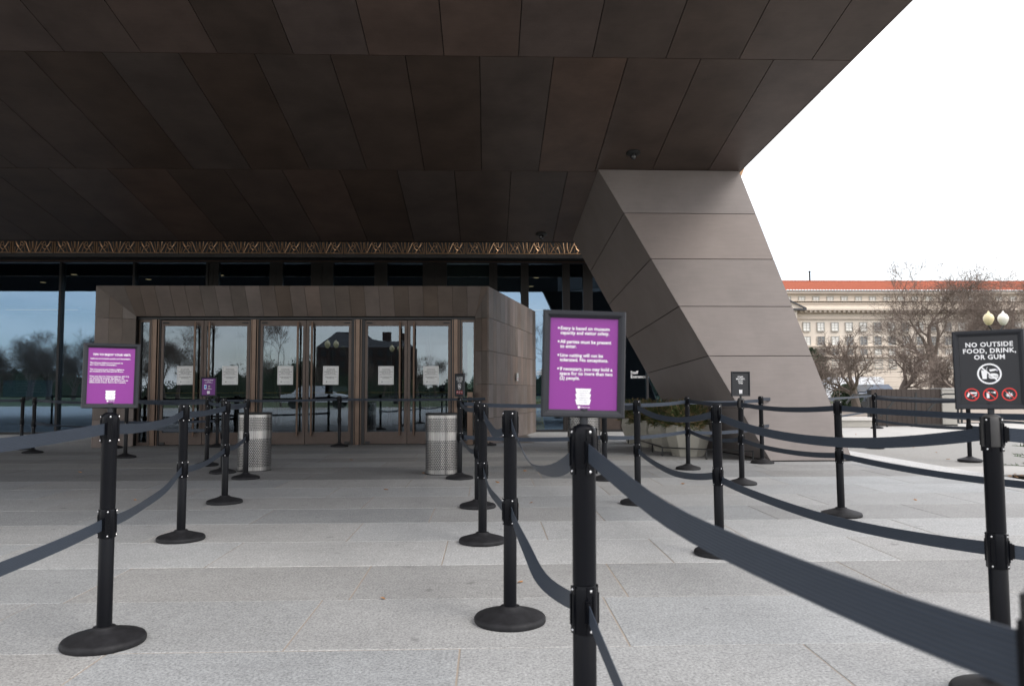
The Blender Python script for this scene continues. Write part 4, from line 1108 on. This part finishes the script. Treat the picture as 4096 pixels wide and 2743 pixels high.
# ------------------------------------------------------------------ right-hand mid ground
fir = thing('fir_shrub', 'young green conifer poking in from the planting bed', 'shrub', (7.1, 9.35, 0))
lpart(fir, 'stem', MB().tube([(0, 0, 0), (.01, 0, .5), (0, .02, 1.0)], [.03, .02, .008], 6), 'bark')
fm = MB(); rr_ = random.Random(4)
for i in range(46):
    z = .1 + .85 * i / 46; a = i * 2.4; L = (.72 - .6 * z) * rr_.uniform(.8, 1.1)
    b0 = Vector((0, 0, z)); e = Vector((math.cos(a) * L, math.sin(a) * L, z + .02))
    fm.tube([b0, e], [.006, .002], 4)
    for k_ in range(60):
        c = b0.lerp(e, rr_.uniform(.2, 1)); dd = (Vector((rr_.uniform(-1, 1), rr_.uniform(-1, 1), rr_.uniform(-.3, .7))) + (e - b0).normalized()).normalized() * .05
        s = dd.cross(Vector((0, 0, 1))).normalized() * .009; fm.add([c - s, c + s, c + dd], [(0, 1, 2)])
lpart(fir, 'foliage', fm, 'fir')
# low curb wall with white coping, and the wall behind it
YW = 22.3
p0, p1 = yp(3345, 1709, YW), yp(3488, 1709, YW)
cw = thing('curb_wall', 'low grey wall with white coping beyond the gravel', 'wall', (p0.x, YW, 0))
part(cw, 'wall', MB().box(p0.x - 3, p1.x, YW, YW + .3, 0, .2), 'concrete')
part(cw, 'coping', MB().box(p0.x - 3, p1.x, YW - .04, YW + .34, .201, .29), 'concrete_pale')
bw = thing('back_wall', 'beige low wall behind the white coped curb', 'wall', (p0.x, 27, 0))
part(bw, 'wall', MB().box(p0.x - 2, 15, 27, 27.4, 0, .36), 'wall_beige')
part(bw, 'coping', MB().box(p0.x - 2, 15, 26.95, 27.45, .361, .43), 'concrete_light')
dw = thing('stair_wall', 'dark brown boarded stair wall beyond the gravel', 'wall', (12.3, 23, 0))
xa, xb = yp(3487, 1600, 23).x, yp(3764, 1600, 23).x
nb = 14
for i in range(nb):
    part(dw, 'board', MB().box(xa + (xb - xa) * i / nb + .004, xa + (xb - xa) * (i + 1) / nb - .004, 23, 23.06, 0, 1.12), 'wall_brown')
part(dw, 'core', MB().box(xa + .01, xb - .01, 23.065, 23.3, 0, 1.1), 'joint_dark')
xc = yp(3826, 1600, 23).x
pi_ = thing('stair_pillar', 'pale concrete pier at the end of the dark stair wall', 'pier', ((xb + xc) / 2, 23, 0))
part(pi_, 'shaft', MB().box(xb + .01, xc, 22.95, 23.5, 0, 1.1), 'concrete'); part(pi_, 'cap', MB().box(xb + .005, xc + .03, 22.92, 23.53, 1.101, 1.15), 'concrete_light')
gw = thing('garden_wall', 'long beige garden wall right of the concrete pier', 'wall', (18, 25, 0))
for i in range(5):
    part(gw, 'wall_block', MB().box(xc + .35 + i * 2.4, xc + .35 + (i + 1) * 2.4 - .012, 25, 25.4, 0, .95), 'wall_beige')
part(gw, 'coping', MB().box(xc + .33, xc + 12.4, 24.97, 25.43, .951, 1.02), 'concrete_light')
hr = thing('stair_handrail', 'black metal stair handrail in front of the dark wall', 'handrail', (11, 22.6, 0))
def hp(x, y, Y=22.6): return yp(3250 + x / 3.903, 1480 + y / 3.903, Y)
T_ = lambda a, b: part(hr, 'rail_bar', MB().beam(hp(*a), hp(*b), .035, .05), 'iron')
T_((530, 520), (640, 382)); T_((640, 382), (868, 382)); T_((868, 378), (876, 905)); T_((1330, 420), (1060, 720)); T_((1612, 350), (1612, 905)); T_((1960, 460), (1770, 660))
T_((2000, 390), (2060, 372)); T_((2060, 372), (2260, 372)); T_((1165, 700), (1165, 890)); T_((905, 880), (950, 830)); T_((1540, 880), (1600, 845)); T_((1600, 845), (2260, 860)); T_((2262, 300), (2278, 830)); T_((2318, 300), (2330, 830))

# cars on the street behind
def car(name, label, x, y, rz, body, L, W, H, van=False):
    t_ = thing(name, label, 'car' if not van else 'van', (x, y, 0), rz)
    if van: prof = [(-L / 2, .35), (-L / 2, H * .92), (-L / 2 + .15, H), (L / 2 - 1.5, H), (L / 2 - .75, H * .62), (L / 2 - .1, H * .5), (L / 2, .4)]
    else: prof = [(-L / 2, .4), (-L / 2 + .05, H * .62), (-L / 2 + .7, H * .66), (-L / 2 + 1.25, H), (L / 2 - 2.0, H), (L / 2 - 1.2, H * .66), (L / 2 - .15, H * .54), (L / 2, .4)]
    def body_(pr, w_, m, nm, ins=0):
        k_ = len(pr); vs = [(a, s * (w_ / 2 - (.12 if z > H * .68 else 0) - ins), z) for s in (-1, 1) for a, z in pr]
        fs = [tuple(range(k_))[::1], tuple(range(2 * k_ - 1, k_ - 1, -1))] + [(i, i + k_, (i + 1) % k_ + k_, (i + 1) % k_) for i in range(k_)]
        return lpart(t_, nm, MB().add(vs, fs), m)
    body_(prof, W, body, 'body')
    gz = MB()
    if van:
        for s in (-1, 1): gz.box(L / 2 - 2.1, L / 2 - 1.3, s * (W / 2 - .11) - .012, s * (W / 2 - .11) + .012, H * .66, H * .92)
        gz.add([(L / 2 - 1.49, -W / 2 + .2, H * .985), (L / 2 - 1.49, W / 2 - .2, H * .985), (L / 2 - .76, W / 2 - .2, H * .64), (L / 2 - .76, -W / 2 + .2, H * .64)], [(0, 3, 2, 1)])
        gz.v[-4:] = [(a + .012, b, c + .012) for a, b, c in gz.v[-4:]]
    else:
        for s in (-1, 1): gz.box(-L / 2 + 1.15, L / 2 - 1.75, s * (W / 2 - .115) - .012, s * (W / 2 - .115) + .012, H * .7, H * .95)
        gz.add([(L / 2 - 1.985, -W / 2 + .2, H * .985), (L / 2 - 1.985, W / 2 - .2, H * .985), (L / 2 - 1.19, W / 2 - .2, H * .68), (L / 2 - 1.19, -W / 2 + .2, H * .68)], [(0, 3, 2, 1)])
        gz.v[-4:] = [(a + .012, b, c + .012) for a, b, c in gz.v[-4:]]
    lpart(t_, 'windows', gz, 'car_glass')
    for sx in (-1, 1):
        for sy in (-1, 1):
            wh = MB().lathe([(.2, -.1), (.33, -.1), (.33, .1), (.2, .1)], 20)
            o = lpart(t_, 'wheel', wh, 'tyre', True); o.location = (sx * (L / 2 - .85), sy * (W / 2 - .1), .33); o.rotation_euler = (R(90), 0, 0)
    for sy in (-1, 1): lpart(t_, 'headlight', MB().box(L / 2 - .13, L / 2 - .02, sy * (W / 2 - .35) - .13, sy * (W / 2 - .35) + .13, H * .42, H * .5), 'globe_white')
p = yp(3375, 1620, 52); car('parked_van', 'white van parked in the street behind the low wall', p.x, 52, R(170), 'car_white', 4.8, 1.9, 1.95, True)
p = yp(3470, 1620, 47); car('parked_car', 'blue grey car parked in the street behind the handrail', p.x, 47, R(205), 'car_blue', 4.5, 1.8, 1.42)

# twin globe street lamps
def lamp(x, y, H, label, gm=('globe_white', 'globe_white')):
    t_ = thing('street_lamp', label, 'street lamp', (x, y, 0))
    lpart(t_, 'post', MB().lathe([(.2, 0), (.2, .25), (.13, .4), (.1, .9), (.07, 1.0), (.055, H - .9), (.08, H - .86), (.05, H - .8)], 16), 'iron', True)
    lpart(t_, 'cross_arm', MB().tube([(-.35, 0, H - .55), (-.2, 0, H - .75), (0, 0, H - .8), (.2, 0, H - .75), (.35, 0, H - .55)], .035, 8), 'iron', True)
    for s, g_ in zip((-1, 1), gm):
        o = lpart(t_, 'globe', MB().lathe([(.08, -.52), (.14, -.46), (.215, -.3), (.225, -.18), (.17, -.05), (.1, .0), (.06, .03)], 20), g_, True); o.location = (s * .34, 0, H)
        o = lpart(t_, 'finial', MB().lathe([(.06, .03), (.05, .07), (.015, .13)], 10), g_, True); o.location = (s * .34, 0, H)
p = yp(3984, 1290, 34); lamp(p.x, 34, 4.55, 'black lamp post with a cream and a white globe behind the food sign', ('globe_cream', 'globe_white'))
p = yp(3720, 1450, 75); lamp(p.x, 75, 4.1, 'distant black lamp post with two white globes before the big tree')

# ------------------------------------------------------------------ bare winter trees
def tree_meshes(seed, H, spread, trunk_r, levels=6, fork=.25, droop=.0, nb=(3, 4), dens=1.0):
    rr_ = random.Random(seed); tr_, cr_ = MB(), MB()
    def grow(p, d, L, r, lev):
        n_ = 4 if lev < 3 else 3 if lev < 5 else 2
        pts = [p.copy()]; rs_ = [r]; dd = d.copy()
        for i in range(n_):
            j = .16 + .05 * lev
            dd = (dd + Vector((rr_.uniform(-j, j), rr_.uniform(-j, j), rr_.uniform(-j, j) + (.06 if lev else .12) - droop * lev * .05))).normalized()
            p = p + dd * (L / n_); pts.append(p.copy()); rs_.append(r * (1 - .5 * (i + 1) / n_))
        (tr_ if lev == 0 else cr_).tube(pts, rs_, 8 if lev == 0 else 5 if lev < 3 else 3, 0, cap=False)
        if lev >= levels: return
        k_ = rr_.randint(*nb) + (1 if lev >= 2 else 0)
        for c in range(k_):
            t = rr_.uniform(.35, 1) if lev else rr_.uniform(fork * 2.2, 1)
            if c == 0: t = 1
            x = t * n_; i = min(int(x), n_ - 1); q = pts[i].lerp(pts[i + 1], x - i)
            ax = dd.cross(Vector((rr_.uniform(-1, 1), rr_.uniform(-1, 1), rr_.uniform(-1, 1)))).normalized()
            an = rr_.uniform(.25, .6) if c == 0 else rr_.uniform(.45, 1.05) * spread
            nd = Matrix.Rotation(an, 3, ax) @ dd
            grow(q, nd, L * rr_.uniform(.58, .82), max(rs_[i] * rr_.uniform(.5, .68), .008), lev + 1)
    grow(Vector((0, 0, -.1)), Vector((rr_.uniform(-.06, .06), 0, 1)), H * fork * 1.25, trunk_r, 0)
    return tr_.mesh('trunk', 'bark', True), cr_.mesh('crown', 'twig', False)
TM = [tree_meshes(5, 14, 1.0, .42, 6, .24, 0, (3, 5)), tree_meshes(21, 14, 1.05, .40, 6, .26, 0, (3, 5)), tree_meshes(33, 6, 1.15, .2, 5, .17, 0, (3, 5)), tree_meshes(47, 9, .62, .11, 5, .3, 0, (3, 4))]
def crown_top(i): return max(v.co.z for v in TM[i][1].vertices)
TOPS = [crown_top(i) for i in range(4)]
def tree(i, x, y, H, rz, label, group=None, name='bare_tree', wx=1.0):
    t_ = thing(name, label, 'tree', (x, y, -.03), rz, group)
    s = H / TOPS[i]; t_.scale = (s * wx, s * wx, s)
    link('trunk', TM[i][0], t_); link('crown', TM[i][1], t_)
    return t_
GT = 'bare trees before the stone building'
def treeat(i, px, Y, ytop, rz, label, wx=1.0):
    p = yp(px, ytop, Y); tree(i, p.x, Y, p.z, rz, label, GT, wx=wx)
treeat(0, 3745, 66, 1005, .6, 'tall bare tree with a thick trunk behind the concrete pier', 1.25)
treeat(2, 3418, 40, 1285, 1.9, 'low spreading bare tree beside the parked cars', 1.0)
treeat(1, 4010, 58, 1000, 2.2, 'tall bare tree behind the globe lamp and food sign', 1.2)
treeat(0, 4250, 74, 1000, 3.5, 'tall bare tree at the right end of the row')
treeat(2, 3590, 58, 1330, 4.0, 'low bare tree between the spreading tree and the thick trunk', 1.2)
treeat(1, 3900, 95, 1120, 5.1, 'bare tree far back near the stone building front')
treeat(2, 3830, 50, 1350, .4, 'low bare tree behind the long beige garden wall', 1.2)
treeat(3, 3345, 33, 1420, 1.2, 'slender bare sapling behind the white coped curb', 1.0)
for i, (px, Y, yt) in enumerate(((4700, 60, 1040), (5300, 72, 1000), (6100, 64, 1010))):
    treeat(i % 2, px, Y, yt, i * 1.7, ['tall bare tree past the end of the garden wall', 'tall bare tree far along the stone building', 'last tall bare tree along the stone building'][i])
treeat(2, 3250, 66, 1380, 2.6, 'low bare tree half hidden behind the leaning column', 1.2)

def ever_mesh(name, n, rx, rz, seed, cone=False):
    rr_ = random.Random(seed); mb = MB()
    for i in range(n):
        a = rr_.random() * math.tau; h = rr_.random(); q = rr_.uniform(.3, 1) ** .5
        prof = (1 - h) ** .7 if cone else math.sin(math.pi * min(max(h * .9 + .08, 0), 1)) ** .6
        lump = .85 + .25 * math.sin(3 * a + h * 9) + .1 * math.sin(7 * a - h * 14)
        c = Vector((rx * prof * q * lump * math.cos(a), rx * prof * q * lump * math.sin(a), h * rz))
        d1 = Vector((rr_.uniform(-1, 1), rr_.uniform(-1, 1), rr_.uniform(-.5, .8))).normalized() * rx * .11
        d2 = d1.cross(Vector((rr_.uniform(-1, 1), rr_.uniform(-1, 1), rr_.uniform(-1, 1)))).normalized() * rx * .05
        mb.add([c - d1 * .6, c + d2, c + d1, c - d2], [(0, 1, 2, 3)])
    return mb.mesh(name, 'evergreen')
EV = ever_mesh('foliage', 5200, 1.0, 2.0, 2)
def ever(x, y, rx, H, label, name='evergreen_tree', group=None):
    t_ = thing(name, label, 'tree', (x, y, -.03), 0, group); t_.scale = (rx, rx, H / 2)
    link('foliage', EV, t_); lpart(t_, 'trunk', MB().tube([(0, 0, 0), (0, 0, 1.2)], [.09, .04], 8), 'bark_dark')
p = yp(3235, 1395, 70); ever(p.x, 70, 2.0, p.z, 'dark evergreen tree showing past the edge of the leaning column')
p = yp(3385, 1560, 44); ever(p.x, 44, .8, 1.45, 'dark evergreen bush under the low spreading tree', 'evergreen_bush')

# ------------------------------------------------------------------ stone building with a red roof
YB = 180.0
zb = lambda py, px=3500: yp(px, py, YB).z
bx0, bx1 = 62.0, 236.0
sb = thing('stone_building', 'long pale stone government building with a red tiled roof', 'building', (100, YB, 0))
Zr, Ze = yp(3500, 1127, YB + 8).z, zb(1163)
rf = MB(); n_ = 240
for i in range(n_):                                      # rows of half-round tiles
    xa, xb = bx0 + (bx1 - bx0) * i / n_, bx0 + (bx1 - bx0) * (i + 1) / n_; xm = (xa + xb) / 2
    rf.add([(xa, YB - 1.0, Ze), (xm, YB - 1.15, Ze + .18), (xb, YB - 1.0, Ze), (xb, YB + 8, Zr), (xm, YB + 8, Zr + .18), (xa, YB + 8, Zr)], [(0, 1, 4, 5), (1, 2, 3, 4)])
roof = part(sb, 'roof', rf, 'roof_tile')
part(roof, 'ridge', MB().box(bx0, bx1, YB + 7.6, YB + 8.4, Zr - .3, Zr + .25), 'roof_tile')
pv = yp(3239, 1115, YB + 8); part(roof, 'vent_pipe', MB().lathe([(.22, 0), (.22, 2.2), (.3, 2.2), (.3, 2.5)], 8, (pv.x, YB + 8, Zr + .2)), 'iron')
wall = part(sb, 'wall', MB().box(bx0, bx1, YB + .55, YB + 9, 0, Ze - .1), 'limestone')
def band(nm, z0, z1, pr, m='limestone_trim'): part(sb, nm, MB().box(bx0, bx1, YB + .5 - pr, YB + .55 + .2, z0, z1), m)
band('eave_cornice', Ze - .75, Ze - .1, 1.0, 'limestone_trim'); band('gutter', Ze - .1, Ze - .02, 1.3, 'far_slate')
band('balustrade_base', zb(1216), zb(1213), 1.2); band('balustrade_rail', zb(1206), zb(1203.5), 1.2)
band('parapet', zb(1236), zb(1216) - .01, .9, 'limestone'); band('cornice', zb(1243), zb(1236) - .01, 1.9); band('cornice_bed', zb(1250), zb(1243) - .01, 1.1)
band('frieze_line', zb(1276), zb(1273), .4); band('sill_course', zb(1386), zb(1381), .5); band('belt_course', zb(1428), zb(1420), .8)
for i in range(12): band('rustication', zb(1440 + i * 9.5), zb(1434.2 + i * 9.5), .06 + .04 * (i % 2), 'limestone')
bl = MB().lathe([(.09, 0), (.14, .15), (.07, .32), (.1, .42)], 5).mesh('baluster', 'limestone_trim')
nbal = 0; x = bx0 + 8
bay = 58.7 / F * YB
while x < 142 and nbal < 140:
    pass_ = True; o = link('baluster', bl, sb, Vector((x, YB - .3, zb(1213))) - Vector(sb.location)); nbal += 1; x += .58
md = MB().box(-.28, .28, -.45, 0, -.45, 0).mesh('modillion', 'limestone_trim')
x = bx0 + 6
while x < 134: link('modillion', md, sb, Vector((x, YB - .6, zb(1243) - .01)) - Vector(sb.location)); x += bay / 3
def win_mesh(w_, h_, nx, nz_):
    b = MB(); d_ = .16
    b.box(-w_ / 2 - d_, -w_ / 2, -.12, .1, -d_, h_ + d_).box(w_ / 2, w_ / 2 + d_, -.12, .1, -d_, h_ + d_).box(-w_ / 2, w_ / 2, -.12, .1, h_, h_ + d_).box(-w_ / 2 - .1, w_ / 2 + .1, -.3, .1, -d_ - .12, -d_ * .1)
    for i in range(1, nx): b.box(-w_ / 2 + w_ * i / nx - .04, -w_ / 2 + w_ * i / nx + .04, -.02, .05, 0, h_)
    for i in range(1, nz_): b.box(-w_ / 2, w_ / 2, -.015, .045, h_ * i / nz_ - .04, h_ * i / nz_ + .04)
    return b.mesh('window', 'window_frame')
rows = [(1204, 1187, 1.35), (1321, 1290, 1.55), (1378, 1346, 1.6), (1418, 1396, 1.5), (1470, 1440, 1.6)]
x0w = yp(3229, 1300, YB).x
wnd = {}
for (ya_, yb_, w_) in rows:
    z0, z1 = zb(ya_), zb(yb_); h_ = z1 - z0
    wm = win_mesh(w_, h_, 2, 3); pm2 = MB().box(-w_ / 2, w_ / 2, .05, .09, 0, h_).mesh('pane', 'window_pane'); pm3 = MB().box(-w_ / 2, w_ / 2, .05, .09, 0, h_).mesh('pane', 'window_pale')
    for i in range(-4, 44):
        xw = x0w + (i + (0 if ya_ > 1250 else -.28)) * bay
        o = link('window', wm, sb, Vector((xw, YB + .42, z0)) - Vector(sb.location))
        bright = ya_ < 1250 or (1250 < ya_ < 1330 and random.random() < .6) or random.random() < .3
        link('pane', pm3 if bright else pm2, o)
        if 1250 < ya_ < 1300: pass
# rows above: pale panes all along the top one, scattered below
rb = random.Random(8)
# gabled end bay half hidden behind the column
ga = yp(3205, 1236, YB - 2); gx = ga.x
part(sb, 'pediment', MB().slab([(gx - 13, YB - 2.2, ga.z), (gx + 0.6, YB - 2.2, ga.z), (gx - 6, YB - 2.2, ga.z + 3.2)], (0, -2.5, 0)), 'limestone')
part(sb, 'pavilion', MB().box(gx - 13, gx - 1.0, YB - 1.9, YB + .5, 0, ga.z - .02), 'limestone')
part(sb, 'pediment_trim', MB().beam((gx + 1, YB - 2.4, ga.z + .1), (gx - 6, YB - 2.4, ga.z + 3.4), .5, .35).beam((gx + 1, YB - 2.4, ga.z - .1), (gx - 13, YB - 2.4, ga.z - .1), .7, .4), 'far_slate')

# ------------------------------------------------------------------ what stands behind the camera (seen in the glass)
GM = 'bare trees along the lawn opposite the doors'
labs = ['bare tree across the lawn opposite the left glass', 'bare tree across the lawn opposite the doors', 'slender young bare tree by the road opposite the portal']
rr_ = random.Random(12)
for i in range(24):
    x = -92 + i * 2.3 + rr_.uniform(-1.5, 1.5); y = -50 - rr_.uniform(0, 45)
    tree(rr_.choice((0, 1)), x, y, rr_.uniform(7, 11.5), rr_.random() * 6, labs[0], GM)
for i in range(12):
    x = -36 + i * 4.4 + rr_.uniform(-1.5, 1.5); y = -85 - rr_.uniform(0, 30)
    tree(rr_.choice((0, 1)), x, y, rr_.uniform(5.5, 8), rr_.random() * 6, 'small bare tree across the lawn opposite the doors', 'small bare trees opposite the doors')
for (x, y, H, i) in ((-14.5, -22, 7.6, 3), (-21, -26, 8.5, 3), (-11.0, -30, 5.0, 3), (6.5, -23, 9.0, 3), (18, -34, 10, 0), (27, -38, 11, 1)):
    tree(i, x, y, H, x, labs[2] if i == 3 else labs[1], 'young trees by the road opposite the doors' if i == 3 else 'bare trees beyond the road opposite the doors')
fwd = MB()                                               # the far wood beyond the lawn reads as one mass
for i in range(30000):
    x = rr_.uniform(-190, 150); h = 5.2 + 1.9 * math.sin(x * .11) + 1.3 * math.sin(x * .31 + 1) + .9 * math.sin(x * .83 + 2) + .6 * math.sin(x * 2.1)
    z = h * rr_.random() ** .8; y = -125 - rr_.uniform(0, 9) - z * .3; q = rr_.uniform(.12, .32)
    d1 = Vector((rr_.uniform(-1, 1), rr_.uniform(-1, 1), rr_.uniform(-.6, 1))).normalized() * q; d2 = d1.cross(Vector((rr_.uniform(-1, 1), 1, rr_.uniform(-1, 1)))).normalized() * q * .5
    c = Vector((x, y, z)); fwd.add([c - d1, c + d2, c + d1, c - d2], [(0, 1, 2, 3)])
hh_ = lambda x: .86 * (5.2 + 1.9 * math.sin(x * .11) + 1.3 * math.sin(x * .31 + 1) + .9 * math.sin(x * .83 + 2) + .6 * math.sin(x * 2.1))
for i in range(680):                                     # dense inner growth behind the outer leaves
    xa, xb = -190 + i * .5, -189.5 + i * .5
    fwd.add([(xa, -128, 0), (xb, -128, 0), (xb, -130, hh_(xb)), (xa, -130, hh_(xa))], [(0, 1, 2, 3)])
tag(link('far_wood', fwd.mesh('far_wood', 'evergreen')), 'dark mass of trees on the far side of the lawn', 'wood', kind='stuff')
lamp(-12.2, -28, 5.0, 'black twin globe lamp post by the road opposite the doors', ('globe_cream', 'globe_cream'))
lamp(-7.9, -34, 5.0, 'black twin globe lamp post farther along the road opposite the doors', ('globe_cream', 'globe_cream'))
gb = thing('brick_hall', 'dark brick building with a steep hipped roof across the lawn', 'building', (-45, -250, 0))
bxa, bxb = -62, -27
part(gb, 'wall', MB().box(bxa, bxb, -262, -246, 0, 17), 'far_brick')
part(gb, 'roof', MB().add([(bxa, -246, 17), (bxb, -246, 17), (bxb, -262, 17), (bxa, -262, 17), (bxa + 6, -252, 23), (bxa + 16, -252, 23), (bxa + 16, -256, 23), (bxa + 6, -256, 23), (bxa + 20, -252, 19.5), (bxb - 3, -252, 19.5), (bxb - 3, -256, 19.5), (bxa + 20, -256, 19.5)],
      [(0, 1, 9, 8, 5, 4), (1, 2, 10, 9), (2, 3, 7, 6, 11, 10), (3, 0, 4, 7), (4, 5, 6, 7), (8, 9, 10, 11), (5, 8, 11, 6)]), 'far_slate')
part(gb, 'chimney', MB().box(-39, -36, -255, -252, 17, 23).box(-32, -30.5, -255, -252, 17, 22.5), 'far_brick')
wm2 = MB().box(-.9, .9, 0, .2, 0, 2.4).mesh('window', 'far_window')
for j in range(4):
    for i in range(10): link('window', wm2, gb, Vector((bxa + 2.6 + i * 3.4, -245.95, 2 + j * 3.9)) - Vector(gb.location))
car('passing_car', 'silver car on the road opposite the doors', -11, -18, 0, 'car_white', 4.5, 1.8, 1.45)
